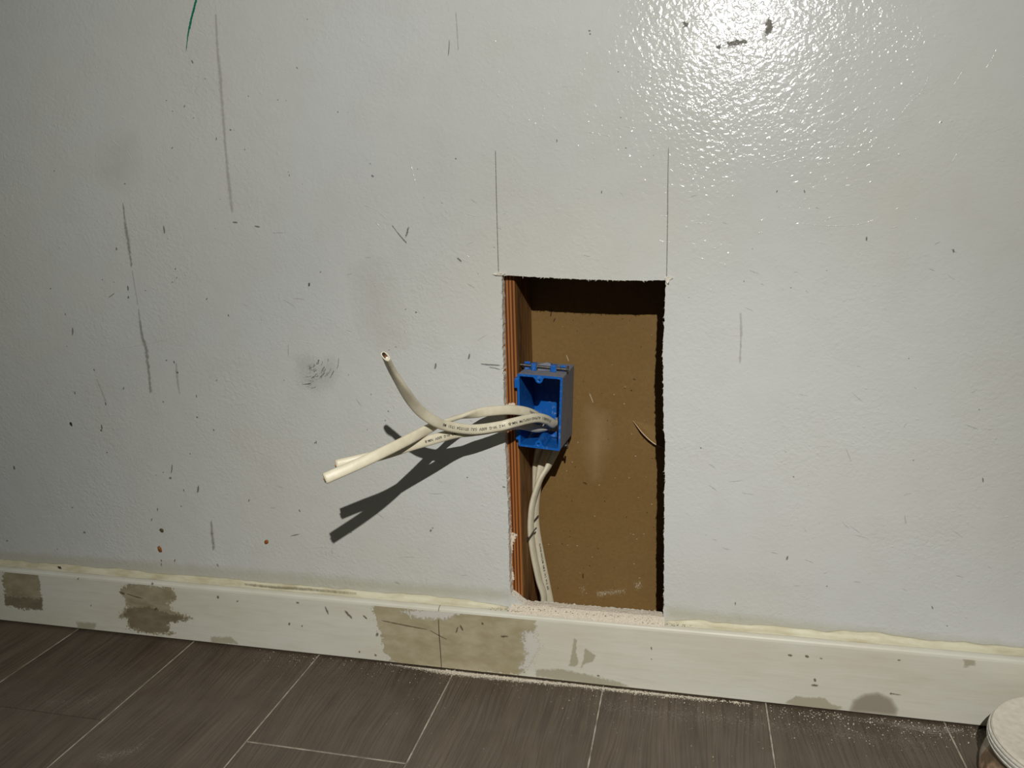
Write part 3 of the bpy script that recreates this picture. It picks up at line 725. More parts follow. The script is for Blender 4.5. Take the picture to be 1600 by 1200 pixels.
# raised dribbles and brush ridges in the paint
def paint_ridges():
    rs = [[(1228, 344), (1262, 350), (1300, 353), (1345, 350), (1382, 336)], [(1300, 196), (1325, 180), (1350, 170), (1380, 166)], [(1408, 178), (1422, 160), (1436, 148), (1450, 122), (1446, 106)],
          [(1314, 232), (1322, 210), (1330, 192)], [(1490, 134), (1500, 118), (1506, 108)], [(1398, 328), (1410, 322), (1424, 318)], [(1540, 108), (1550, 92), (1558, 74)], [(1418, 80), (1436, 60), (1442, 40)],
          [(0, 360), (14, 346), (30, 335)], [(0, 410), (20, 396), (40, 372), (62, 356)], [(43, 446), (56, 420), (68, 410), (92, 388)], [(60, 380), (72, 354), (88, 340)], [(108, 330), (122, 318), (132, 312)],
          [(5, 232), (8, 252), (10, 266)], [(24, 270), (20, 300), (14, 320)], [(55, 290), (60, 312), (62, 330)], [(165, 200), (180, 224), (198, 236), (210, 262)], [(1204, 244), (1220, 240), (1240, 232)], [(905, 205), (930, 208), (960, 214)],
          [(560, 316), (590, 330), (612, 350)], [(585, 345), (600, 362)], [(640, 250), (652, 300)], [(716, 330), (745, 338), (760, 334)], [(410, 540), (450, 532), (500, 538)]]
    r = random.Random(5)
    for k in range(46):
        x = r.gauss(1180, 190); y = r.uniform(120, 400); a = r.gauss(-0.25, 0.35); l = r.uniform(4, 16)
        rs.append([(x-l*math.cos(a), y-l*math.sin(a)), (x, y+r.uniform(-1.5, 1.5)), (x+l*math.cos(a), y+l*math.sin(a))])
    for k in range(60):
        x = r.choice((r.uniform(0, 260), r.uniform(380, 780), r.uniform(1050, 1600))); y = r.uniform(20, 900); a = r.uniform(0, 3.14); l = r.uniform(1.5, 4)
        rs.append([(x-l*math.cos(a), y-l*math.sin(a)), (x, y), (x+l*math.cos(a), y+l*math.sin(a))])
    V, Fc = [], []
    for pix in rs:
        pts = catmull([(x, y, 0) for x, y in pix], 1.6); m_ = len(pts); b = len(V)
        for k, q in enumerate(pts):
            a = pts[max(k-1, 0)]; c = pts[min(k+1, m_-1)]; t = (c-a)[:2]; t = t/max(np.linalg.norm(t), 1e-9); nr = np.array([-t[1], t[0]])
            env = math.sin(math.pi*(k+0.5)/m_)**0.5 * (0.45 + 0.9*max(0.0, mnoise.noise(Vector((q[0]*0.21, q[1]*0.21, 7)))+0.25))
            for o_ in (-1, -0.7, -0.35, 0, 0.35, 0.7, 1):
                p = q[:2]+nr*o_*1.15*(0.5+0.5*env); w3 = at(p[0], p[1], 1, 0.0)
                V.append((w3[0], 0.00005-0.00030*env*(1-o_*o_), w3[2]))
        for k in range(m_-1):
            for j in range(6): Fc.append((b+k*7+j, b+k*7+j+1, b+(k+1)*7+j+1, b+(k+1)*7+j))
    o = mesh_obj('paint_ridges', V, Fc, M_WALL, WALL, smooth=True); tag(o, 'raised dribbles and brush ridges in the paint', kind='stuff')
paint_ridges()

# ------------------------------------------------------------------ torn paper along the cut, plaster crumbs
def add_sliver(V, Fc, p, d, n, ln, w):
    b = len(V); d = d/np.linalg.norm(d); s = np.cross(d, n); s = s/max(np.linalg.norm(s), 1e-9)
    mid = p + d*ln*0.55 + n*ln*0.15
    V.extend([p - s*w/2, p + s*w/2, mid + s*w*0.35, mid - s*w*0.35, p + d*ln + n*ln*0.1, p + n*w*0.5, mid + n*w*0.3])
    Fc.extend([(b, b+1, b+2, b+3), (b+3, b+2, b+4), (b+1, b, b+5), (b, b+3, b+6, b+5), (b+2, b+1, b+5, b+6), (b+3, b+4, b+6), (b+4, b+2, b+6)])
V, Fc = [], []
nl = len(loop); cen = np.mean(loop, 0)
for k in range(nl):
    for rep in range(2):
        if random.random() < 0.55: continue
        q = loop[k] + (loop[(k+1) % nl]-loop[k])*random.random()
        tdir = loop[(k+1) % nl]-loop[k-1]; tdir = tdir/np.linalg.norm(tdir)
        out = np.array([tdir[1], -tdir[0]]); out = -out if out@(q-cen) < 0 else out
        lowleft = q[0] < -0.05 and q[1] < 0.30
        d2 = tdir*random.uniform(-1, 1) + out*random.uniform(-0.5, 0.5)
        d = np.array([d2[0], random.uniform(-0.5, 0.1), d2[1]])
        add_sliver(V, Fc, np.array([q[0], -0.0001, q[1]]), d, np.array([0, -1.0, 0]), random.uniform(0.0008, 0.0028)*(1.3 if lowleft else 1), random.uniform(0.0003, 0.0008))
fr = mesh_obj('paper_fringe', V, Fc, M_GYP, WALL); tag(fr, 'ragged white paper fibres along the cut edge', kind='stuff')

def crumb_mesh(V, Fc, p, r):
    b = len(V); ph = random.uniform(0, 6.28)
    pts = [(math.cos(ph+a), math.sin(ph+a), random.uniform(-0.2, 0.35)) for a in (0, 1.6, 3.1, 4.7)] + [(0.1, 0, 0.95), (0, 0, -0.6)]
    for q in pts: V.append(np.array(p)+np.array(q)*r*random.uniform(0.7, 1.2))
    for i in range(4): Fc.extend([(b+i, b+(i+1) % 4, b+4), (b+(i+1) % 4, b+i, b+5)])
# bumpy layer of dust on the sill of the opening
def dust_sill():
    xs = np.linspace(-0.0705, 0.1060, 180); js = np.linspace(0, 1, 14); V, Fc = [], []
    for x in xs:
        for t in js:
            y = -0.0112 + t*0.0235
            base = 0.0808 + (Z_CUT-0.0806)*min(1, max(0, (t-0.10)/0.36))**0.8
            e = math.sin(math.pi*min(1, max(0, t)))**0.5
            ends = min(1, (x+0.0705)/0.006, (0.1060-x)/0.006)
            h = base + ends*e*(0.0005 + 0.0011*max(0, mnoise.noise(Vector((x*90, y*120, 1)))) + 0.0009*abs(mnoise.noise(Vector((x*320, y*320, 5)))))
            if t in (js[0], js[-1]): h -= 0.0006
            V.append((x, y, h))
    n = len(js)
    for i in range(len(xs)-1):
        for j in range(n-1): Fc.append((i*n+j, i*n+j+1, (i+1)*n+j+1, (i+1)*n+j)[::-1])
    o = mesh_obj('sill_dust', V, Fc, M_DUST, BASE, smooth=False); tag(o, 'white plaster dust heaped on the sill of the opening', kind='stuff')
dust_sill()
V, Fc = [], []
for k in range(260):
    x = random.uniform(-0.069, 0.104); crumb_mesh(V, Fc, (x, random.uniform(-0.009, 0.0125), Z_CUT+0.0006 if random.random() < 0.6 else 0.0853), random.uniform(0.0003, 0.0011))
for k in range(120):
    x = random.gauss(-0.072, 0.012) if random.random() < 0.5 else random.gauss(0.109, 0.015)
    crumb_mesh(V, Fc, (x, random.uniform(-0.011, -0.004), 0.0835), random.uniform(0.0003, 0.0010))
tag(mesh_obj('plaster_crumbs', V, Fc, M_DUST, BASE), 'plaster crumbs on the baseboard ledge', kind='stuff')
V, Fc = [], []
def floor_crumbs(n, x0, x1, depth, rmax):
    for k in range(n):
        x = random.uniform(x0, x1); yy = -T_BASE - 0.0005 - abs(random.gauss(0, depth))
        crumb_mesh(V, Fc, (x, yy, 0.0004), random.uniform(0.00025, rmax)*(1 if random.random() < 0.9 else 1.6))
floor_crumbs(900, -0.15, 0.20, 0.0030, 0.0009)
floor_crumbs(350, -0.40, 0.46, 0.012, 0.0006)
floor_crumbs(260, 0.22, 0.44, 0.018, 0.0008)
floor_crumbs(160, -0.2, 0.45, 0.06, 0.0005)
tag(mesh_obj('dust_grains', V, Fc, M_DUST, FLOOR), 'white plaster grains strewn along the foot of the baseboard', kind='stuff')

# paint nibs broken out where the two cut lines cross at the corners
for pts, lab in (([(770, 429), (776, 425.5), (783, 427), (787, 424), (790, 428.5), (785, 431), (776, 430.5)], 'broken paint at upper left corner of the opening'),
                 ([(1039, 434), (1044, 431), (1052, 435), (1047, 438), (1043, 444), (1040, 440)], 'broken paint at upper right corner of the opening')):
    poly = [at(x, y) for x, y in pts]; k = len(poly)
    vs = [(q[0], -0.0002, q[2]) for q in poly] + [(q[0]*0.98+poly[0][0]*0.02, -0.0010-0.0012*random.random(), q[2]+0.0004) for q in poly]
    fs = [tuple(range(k, 2*k))] + [(i, (i+1) % k, k+(i+1) % k, k+i) for i in range(k)]
    o = mesh_obj('broken_paint', vs, fs, M_GYP, WALL); tag(o, lab)
for pix in ([(770, 429.5), (778, 430), (787, 431)], [(1040, 436.5), (1047, 436), (1053, 434.5)], [(1042, 438), (1044, 442), (1044.5, 447)]):
    stroke('overcut_line', 'wall', pix, [1.2, 2.6, 1.4], D_CHIP, lift=0.0003)

# torn flap of brown paper on the rear panel
def flap():
    low = catmull([(*at(x, y, 1, Y_BACK-0.001), 0) for x, y in ((989, 657), (998, 667), (1010, 680), (1022, 690), (1034, 696), (1044, 700))], 0.003)[:, :3]
    up = catmull([(*at(x, y, 1, Y_BACK-0.001), 0) for x, y in ((989, 656.5), (1000, 660), (1012, 662), (1022, 664.5), (1034, 668), (1044, 670))], 0.003)[:, :3]
    n = 16; V, Fc = [], []
    for i in range(n+1):
        t = i/n; a = up[int(t*(len(up)-1))]; b = low[int(t*(len(low)-1))]
        for j in range(7):
            s = j/6; q = a+(b-a)*s
            lift = 0.0004 + 0.0085*s**2.0*min(1, 3.0*t) + 0.0006*mnoise.noise(Vector((q[0]*220, q[2]*220, 2)))*s
            V.append((q[0], Y_BACK-lift, q[2]))
    k = len(V)
    V += [(x, min(y+0.0005, Y_BACK-0.00005), z) for x, y, z in V]
    for i in range(n):
        for j in range(6):
            q = i*7+j; Fc += [(q, q+1, q+8, q+7), (k+q+7, k+q+8, k+q+1, k+q)]
        Fc.append((i*7+6, k+i*7+6, k+(i+1)*7+6, (i+1)*7+6))
    o = mesh_obj('torn_paper', V, Fc, M_KRAFT, PANEL, smooth=True); tag(o, 'lifted tear in the brown paper')
    e = [(V[i*7+6][0], V[i*7+6][1]-0.0002, V[i*7+6][2]) for i in range(n+1)]
    V2, F2 = [], []
    for i, q in enumerate(e):
        w = 0.0010*math.sin(math.pi*min(1, i/n*0.9+0.05))+0.0002
        V2 += [(q[0], q[1], q[2]+w), (q[0], q[1]-0.0006, q[2]), (q[0], q[1]+0.0004, q[2]-0.0003)]
    for i in range(n):
        for j in range(3): F2.append((i*3+j, i*3+(j+1) % 3, i*3+3+(j+1) % 3, i*3+3+j))
    mesh_obj('torn_edge', V2, F2, mat_plain('lit_torn_edge', lin(206, 176, 150), 0.9), o)  # pale strip paints the lit lip along the tear
flap()

# ------------------------------------------------------------------ blue electrical box nailed to the stud
FT = [np.array([-0.0568, 0.003, 0.2787]), np.array([-0.0098, 0.003, 0.2747]), np.array([-0.0057, 0.003, 0.3580]), np.array([-0.0562, 0.003, 0.3612])]
BK = [np.array([-0.0560, 0.083, 0.2737]), np.array([-0.0086, 0.083, 0.2700]), np.array([-0.0050, 0.083, 0.3568]), np.array([-0.0555, 0.083, 0.3590])]
def bx(u, v, w):
    """box coordinates: u left-right, v front-back, w bottom-top, all 0..1"""
    f = (FT[0]*(1-u)+FT[1]*u)*(1-w) + (FT[3]*(1-u)+FT[2]*u)*w
    b = (BK[0]*(1-u)+BK[1]*u)*(1-w) + (BK[3]*(1-u)+BK[2]*u)*w
    return f*(1-v) + b*v
BOX = empty('electrical_box', bx(0.5, 0.5, 0))
tag(BOX, 'blue plastic electrical box nailed to the orange stud', 'electrical box')

def rrect(inset_u, inset_w, ru, rw, nb=12):
    """loop of (u, w): bottom side first, left to right"""
    u0, u1, w0, w1 = inset_u, 1-inset_u, inset_w, 1-inset_w; pts = []
    for k in range(nb+1): pts.append((u0+ru + (u1-u0-2*ru)*k/nb, w0))
    def arc(cu, cw, a0):
        for k in (1, 2, 3): a = a0 + k*math.pi/8; pts.append((cu+ru*math.cos(a), cw+rw*math.sin(a)))
    arc(u1-ru, w0+rw, -math.pi/2); pts.append((u1, w0+rw)); pts.append((u1, w1-rw)); arc(u1-ru, w1-rw, 0)
    pts.append((u1-ru, w1)); pts.append((u0+ru, w1)); arc(u0+ru, w1-rw, math.pi/2); pts.append((u0, w1-rw)); pts.append((u0, w0+rw)); arc(u0+ru, w0+rw, math.pi)
    return pts
def box_shell():
    ou, inn = rrect(0, 0, 0.035, 0.022), rrect(0.050, 0.030, 0.03, 0.018)
    st = [0.0, 0.60, 0.93, 1.0]; sti = [0.0, 0.60, 0.93, 0.965]
    V, Fc, fm = [], [], []; n = len(ou)
    for v in st: V += [bx(u, v, w) for u, w in ou]
    ib = len(V)
    for v in sti: V += [bx(u, v, w) for u, w in inn]
    hole = lambda s, k: s == 1 and 0 <= k <= 11
    for s in range(3):
        for k in range(n):
            k2 = (k+1) % n
            if hole(s, k): continue
            Fc.append((s*n+k, s*n+k2, (s+1)*n+k2, (s+1)*n+k)); fm.append(1)
            Fc.append((ib+s*n+k2, ib+s*n+k, ib+(s+1)*n+k, ib+(s+1)*n+k2)); fm.append(0)
    for k in range(n): Fc.append((k, ib+k, ib+(k+1) % n, (k+1) % n)); fm.append(0)
    Fc.append(tuple(3*n+k for k in range(n))); fm.append(1)
    Fc.append(tuple(ib+3*n+k for k in reversed(range(n)))); fm.append(0)
    for k in range(0, 12):                                        # rims of the cable entry
        for s in (1, 2): Fc.append((s*n+k, s*n+k+1, ib+s*n+k+1, ib+s*n+k)); fm.append(0)
    for k in (0, 12): Fc.append((n+k, 2*n+k, ib+2*n+k, ib+n+k)); fm.append(0)
    o = mesh_obj('body', V, Fc, [M_BLUE, M_BLUED], fmat=fm); adopt(o, BOX)
    bm = bmesh.new(); bm.from_mesh(o.data); bmesh.ops.recalc_face_normals(bm, faces=bm.faces); bm.to_mesh(o.data); bm.free()
    return o
BODY = box_shell(); tag(BODY, 'open blue shell, dusty grey outside')

def lathe_y(prof, c, seg=20, axis=(0, 1, 0)):
    """prof: (radius, distance along axis) list"""
    a = Vector(axis).normalized(); s = a.orthogonal().normalized(); t = a.cross(s); V, Fc = [], []
    for r, d in prof:
        for k in range(seg):
            th = 2*math.pi*k/seg; V.append(tuple(Vector(c)+a*d+s*(r*math.cos(th))+t*(r*math.sin(th))))
    for i in range(len(prof)-1):
        for k in range(seg): Fc.append((i*seg+k, i*seg+(k+1) % seg, (i+1)*seg+(k+1) % seg, (i+1)*seg+k))
    Fc.append(tuple(range(seg))[::-1]); Fc.append(tuple((len(prof)-1)*seg+k for k in range(seg)))
    return V, Fc
for w, sgn, ln in ((0.985, -1, 0.013), (0.015, 1, 0.046)):          # device screw bosses
    c = bx(0.485, 0.0, w) + np.array([0, -0.0004, sgn*0.0036])
    V, Fc = lathe_y([(0.0015, 0.006), (0.0015, 0.0002), (0.0020, 0.0), (0.0039, 0.0), (0.0042, 0.0004), (0.0042, ln)], c, 20, (0, 1, 0.0))
    o = mesh_obj('screw_boss', V, Fc, M_BLUE, smooth=False); o.parent = BODY; o.matrix_parent_inverse = Matrix.Identity(4)
    # web that ties the boss to the rim
    lo = c + np.array([-0.0062, 0.0003, -0.0002 if sgn < 0 else -0.0036]); hi = c + np.array([0.0062, 0.011, 0.0036 if sgn < 0 else 0.0002])
    bm = bmesh.new(); 
    pts = [(-0.0068, 1), (0.0068, 1), (0.0040, 0), (-0.0040, 0)]
    vv = []
    for y in (0.0003, ln):
        vv.append([bm.verts.new((c[0]+px_, c[1]+y, c[2]-sgn*0.0030*q)) for px_, q in pts])
    bm.faces.new(vv[0]); bm.faces.new(vv[1][::-1])
    for i in range(4): bm.faces.new((vv[0][i], vv[0][(i+1) % 4], vv[1][(i+1) % 4], vv[1][i]))
    o = bm_obj('boss_web', bm, M_BLUE); o.parent = BODY; o.matrix_parent_inverse = Matrix.Identity(4)
# round knockout on the rear wall and clamp tongues
c = bx(0.80, 0.945, 0.62)
V, Fc = lathe_y([(0.0068, 0.003), (0.0068, -0.0002), (0.0062, -0.0010), (0.0048, -0.0010), (0.0044, -0.0002)], c, 24)
o = mesh_obj('knockout', V, Fc, M_BLUE); o.parent = BODY; o.matrix_parent_inverse = Matrix.Identity(4)
for u0, u1 in ((0.12, 0.46), (0.54, 0.88)):
    bm = bmesh.new(); q = [bx(u0, 0.60, 0.035), bx(u1, 0.60, 0.035), bx(u1, 0.66, 0.10), bx(u0, 0.66, 0.10)]
    lo_ = [bm.verts.new(p) for p in q]; hi_ = [bm.verts.new(p+np.array([0, -0.0014, 0.0008])) for p in q]
    bm.faces.new(lo_); bm.faces.new(hi_[::-1])
    for i in range(4): bm.faces.new((lo_[i], lo_[(i+1) % 4], hi_[(i+1) % 4], hi_[i]))
    o = bm_obj('clamp_tongue', bm, M_BLUE); o.parent = BODY; o.matrix_parent_inverse = Matrix.Identity(4)
# small side lugs that stop the box against the stud
for w in (0.87, 0.155):
    bm = bmesh.new(); a = bx(0, 0.0, w); box_bm(bm, (X_STUD-0.0012, a[1]-0.0002, a[2]-0.0055), (a[0]+0.0006, T_WALL-0.0006, a[2]+0.0055), 0.0006, 2)
    o = bm_obj('side_lug', bm, M_BLUE); adopt(o, BOX)

def nail_set(wside, y0, y1, z_off, label):
    """nail held in loops across the top or bottom of the box"""
    up = 1 if wside > 0.5 else -1
    a = at(813, 569.5, 1, y0) if up > 0 else np.array([-0.0590, 0.040, bx(0, 0.4, 0)[2]-0.0048])
    b = at(887, 577.5, 1, y1) if up > 0 else np.array([-0.0085, 0.046, bx(1, 0.4, 0)[2]-0.0046])
    d = b-a; ln = np.linalg.norm(d); d = d/ln
    r = 0.0016
    V, Fc = lathe_y([(0.0001, -0.007), (r, 0.0), (r, ln-0.001), (0.0040, ln-0.0006), (0.0042, ln), (0.0038, ln+0.0010)], a, 14, d)
    o = mesh_obj('nail', V, Fc, M_NAIL, smooth=False); adopt(o, BOX); tag(o, label)
    mid = lambda t: a + d*ln*t
    zb = lambda x, y: bx((x+0.0565)/0.049, (y-0.003)/0.08, wside)[2]
    for t0, t1, front in ((0.075, 0.205, False), (0.245, 0.355, True), (0.650, 0.775, True), (0.830, 0.960, False)):
        p0, p1 = mid(t0), mid(t1)
        bm = bmesh.new(); base = zb((p0[0]+p1[0])/2, p0[1])
        if front:   # loop in front of the shank, standing on the box
            lo = (p0[0], p0[1]-r-0.0028, min(base, p0[2]+up*0.0034)); hi = (p1[0], p1[1]-r-0.0006, max(base, p0[2]+up*0.0034))
            box_bm(bm, lo, hi, 0.0007, 2)
            box_bm(bm, (p0[0], p0[1]-r-0.0012, min(p0[2]+up*0.0019, p0[2]+up*0.0036)), (p1[0], p1[1]+r+0.001, max(p0[2]+up*0.0019, p0[2]+up*0.0036)), 0.0005, 1)
        else:       # cradle behind the shank
            lo = (p0[0], p0[1]+r+0.0004, min(base, p0[2]+up*0.0034)); hi = (p1[0], p1[1]+r+0.0030, max(base, p0[2]+up*0.0034))
            box_bm(bm, lo, hi, 0.0007, 2)
        o = bm_obj('nail_loop', bm, M_BLUE); adopt(o, BOX)
    # rear saddle and cross rib
    p0, p1 = mid(0.36), mid(0.64); base = zb((p0[0]+p1[0])/2, p0[1])
    bm = bmesh.new()
    za, zt = base, p0[2]+up*0.0030
    prof_ = [(p0[0], za), (p1[0], za), (p1[0], zt), (p1[0]-0.004, zt+up*0.0012), (p0[0]+0.004, zt-up*0.0004), (p0[0], zt-up*0.0016)]
    f0 = [bm.verts.new((x, p0[1]+r+0.0006, z)) for x, z in prof_]; f1 = [bm.verts.new((x, p0[1]+0.014, za+(z-za)*0.8)) for x, z in prof_]
    bm.faces.new(f0); bm.faces.new(f1[::-1])
    for i in range(6): bm.faces.new((f0[i], f0[(i+1) % 6], f1[(i+1) % 6], f1[i]))
    o = bm_obj('nail_saddle', bm, M_BLUED); adopt(o, BOX)
nail_set(1.0, 0.030, 0.033, 0.004, 'grey steel nail')
nail_set(0.0, 0.040, 0.046, 0.004, 'grey steel nail')

# ------------------------------------------------------------------ three flat cables running through the box
def pt(x, y, d): return at(x, y, 1, d)
H_OUT = (0.05, 0.25, 1.0)
PATHS = {
 'A': dict(pts=[
    (np.array([-0.0510, 0.056, 0.030]), (0.38, 0.92, 0)), (pt(850, 937, .059), (0.38, 0.92, 0)), (pt(842, 905, .057), (0.38, 0.92, 0)), (pt(834.5, 870, .053), (0.38, 0.92, 0)), (pt(830, 838, .049), (0.38, 0.92, 0)),
    (pt(829.5, 812, .047), (0.38, 0.92, 0)), (pt(833, 783, .047), (0.38, 0.92, 0)), (pt(844, 750, .050), (0.4, 0.9, 0.2)), (pt(857, 728, .056), (0.5, 0.8, 0.2)), (np.array([-0.0225, 0.0625, 0.2640]), (0.85, 0.5, 0)), (np.array([-0.0205, 0.0640, 0.2780]), (0.95, 0.2, 0)),
    (np.array([-0.0180, 0.062, 0.2890]), (0.9, 0.3, 0.1)), (np.array([-0.0170, 0.053, 0.2990]), (0.9, 0.3, 0.3)), (pt(867, 663, .034), (0.6, 0.3, 0.7)), (pt(853, 655.5, .012), (0.15, 0.25, 1)), (pt(835, 653, -.008), H_OUT), (pt(800, 661, -.035), H_OUT),
    (pt(780, 666, -.0427), H_OUT), (pt(740, 671, -.0611), H_OUT), (pt(700, 666, -.086), H_OUT), (pt(680, 658.5, -.102), (0.2, 0.3, 1)), (pt(660, 645, -.117), (0.45, 0.1, 0.8)), (pt(645, 629, -.132), (0.7, -0.2, 0.6)),
    (pt(630, 607, -.152), (0.85, -0.5, 0.4)), (pt(612, 577, -.172), (0.8, -0.9, 0.2)), (pt(602, 556, -.190), (0.7, -1.0, 0.1))]),
 'B': dict(pts=[
    (np.array([-0.0490, 0.0900, 0.030]), (0.25, 0.95, 0)), (pt(848, 930, .088), (0.25, 0.95, 0)), (pt(842.5, 895, .087), (0.25, 0.95, 0)), (pt(839.5, 855, .086), (0.25, 0.95, 0)), (pt(837.5, 820, .085), (0.25, 0.95, 0)), (pt(836.5, 780, .083), (0.25, 0.95, 0)), (pt(837, 745, .078), (0.45, 0.9, 0)), (pt(838.5, 722, .073), (0.7, 0.7, 0)),
    (np.array([-0.0450, 0.0690, 0.2640]), (0.9, 0.3, 0)), (np.array([-0.0442, 0.0685, 0.2780]), (0.95, 0.1, 0)), (np.array([-0.0440, 0.0640, 0.2900]), (0.95, 0.1, 0.1)), (pt(840, 663, .047), (0.9, 0.2, 0.2)), (pt(843, 656, .030), (0.7, 0.3, 0.6)), (pt(834, 648, .014), (0.2, 0.2, 1)), (pt(816, 642, -.002), H_OUT),
    (pt(790, 640.5, -.0188), H_OUT), (pt(760, 643, -.0345), H_OUT), (pt(738, 647, -.0455), (0.4, -0.2, 0.7)), (pt(715, 652, -.059), (0.49, -0.42, 0.15)), (pt(692, 660.5, -.079), (0.45, -0.35, 0.35)), (pt(668, 671, -.096), (0.15, 0.2, 0.85)), (pt(640, 686, -.120), (0, 0.5, 0.85)), (pt(600, 706, -.148), (0, 0.45, 0.85)),
    (pt(560, 725, -.167), (0, 0.45, 0.85)), (pt(507, 748, -.187), (0, 0.45, 0.85))]),
 'C': dict(pts=[
    (np.array([-0.0340, 0.0760, 0.030]), (0.8, 0.6, 0)), (pt(859, 940, .074), (0.8, 0.6, 0)), (pt(852, 905, .071), (0.8, 0.6, 0)), (pt(845, 870, .068), (0.75, 0.65, 0)), (pt(839.5, 838, .066), (0.6, 0.8, 0)), (pt(837, 812, .065), (0.5, 0.85, 0)), (pt(838, 780, .065), (0.5, 0.85, 0)), (pt(842.5, 748, .066), (0.6, 0.8, 0)), (pt(847.5, 722, .068), (0.7, 0.6, 0)),
    (np.array([-0.0335, 0.0700, 0.2640]), (0.9, 0.3, 0)), (np.array([-0.0323, 0.0700, 0.2780]), (0.95, 0.1, 0)), (np.array([-0.0295, 0.0655, 0.2875]), (0.95, 0.1, 0.1)), (np.array([-0.0285, 0.0540, 0.2935]), (0.95, 0.1, 0.2)), (pt(848, 671, .030), (0.9, 0.4, 0.2)), (pt(815, 664, .000), (0.5, 0.8, 0.2)), (pt(790, 667, -.0275), (0.5, 0.8, 0.2)), (pt(760, 671.5, -.0425), (0.45, 0.8, 0.3)), (pt(738, 674, -.0525), (0.3, 0.7, 0.6)),
    (pt(712, 677, -.0690), (0.1, 0.45, 0.9)), (pt(680, 685.5, -.090), (0, 0.35, 0.95)), (pt(640, 697, -.112), (0, 0.3, 0.95)), (pt(600, 709.5, -.131), (0, 0.3, 0.95)), (pt(560, 719, -.143), (0, 0.3, 0.95)), (pt(525, 727, -.154), (0, 0.3, 0.95))]),
}
HW, HT = 0.0053, 0.0027
VIEW = np.array([0.05, -0.95, 0.30])
def frames(spec):
    pts = spec['pts']
    P = catmull([np.concatenate([p, np.array(h)/np.linalg.norm(h)]) for p, h in pts], 0.0022)
    C = P[:, :3]; T = np.gradient(C, axis=0); T /= np.linalg.norm(T, axis=1)[:, None]
    W = P[:, 3:] - (P[:, 3:]*T).sum(1)[:, None]*T; W /= np.linalg.norm(W, axis=1)[:, None]
    for k in range(2):                                            # smooth the twist
        W[1:-1] = (W[:-2]+2*W[1:-1]+W[2:]); W -= (W*T).sum(1)[:, None]*T; W /= np.linalg.norm(W, axis=1)[:, None]
    N = np.cross(W, T)
    if (N[-5]@VIEW) < 0: N = -N
    s = np.concatenate([[0], np.cumsum(np.linalg.norm(np.diff(C, axis=0), axis=1))])
    return C, T, W, N, s
def section(hw, ht, n=16):
    out = []
    for k in range(n):
        a = 2*math.pi*k/n; c, s_ = math.cos(a), math.sin(a)
        out.append((hw*math.copysign(abs(c)**0.8, c), ht*math.copysign(abs(s_)**0.75, s_)))
    return out
def cable(key, label):
    C, T, W, N, s = frames(PATHS[key]); n = 16; sec = section(HW, HT, n)
    V, Fc = [], []
    for c, w, nn in zip(C, W, N): V += [c + w*a + nn*b for a, b in sec]
    m_ = len(C)
    for i in range(m_-1):
        for k in range(n): Fc.append((i*n+k, i*n+(k+1) % n, (i+1)*n+(k+1) % n, (i+1)*n+k))
    Fc.append(tuple(range(n)))
    inner = section(HW-0.0011, HT-0.0009, n); b0 = len(V)
    for d in (0.0, -0.006): V += [C[-1] + T[-1]*d + W[-1]*a + N[-1]*b for a, b in inner]
    e = (m_-1)*n
    for k in range(n):
        k2 = (k+1) % n
        Fc.append((e+k, e+k2, b0+k2, b0+k)); Fc.append((b0+k, b0+k2, b0+n+k2, b0+n+k))
    fm = [0]*len(Fc); Fc.append(tuple(b0+n+k for k in range(n))); fm.append(1)  # dark end face paints the shade inside the hollow tip
    root = empty('electrical_cable', C[0]); tag(root, label, 'cable', 'cables through the blue box')
    o = mesh_obj('sheath', V, Fc, [M_SHEATH, M_DARK], smooth=True, fmat=fm); adopt(o, root)
    bm = bmesh.new(); bm.from_mesh(o.data); bmesh.ops.recalc_face_normals(bm, faces=bm.faces); bm.to_mesh(o.data); bm.free()
    for off, mt, r, ln, lb in ((-0.0024, M_BLACKINS, 0.00135, 0.0008, 'black insulated wire end'), (0.0, M_COPPER, 0.0008, 0.0012, 'bare copper wire end'), (0.0024, M_WHITEINS, 0.00135, -0.0004, 'white insulated wire end')):
        a = C[-1] - T[-1]*0.0055 + W[-1]*off
        vv, ff = lathe_y([(r, 0.0), (r, 0.0055+ln)], a, 12, T[-1])
        q = mesh_obj('wire_end', vv, ff, mt, smooth=False); adopt(q, root); tag(q, lb)
    return root, (C, T, W, N, s)

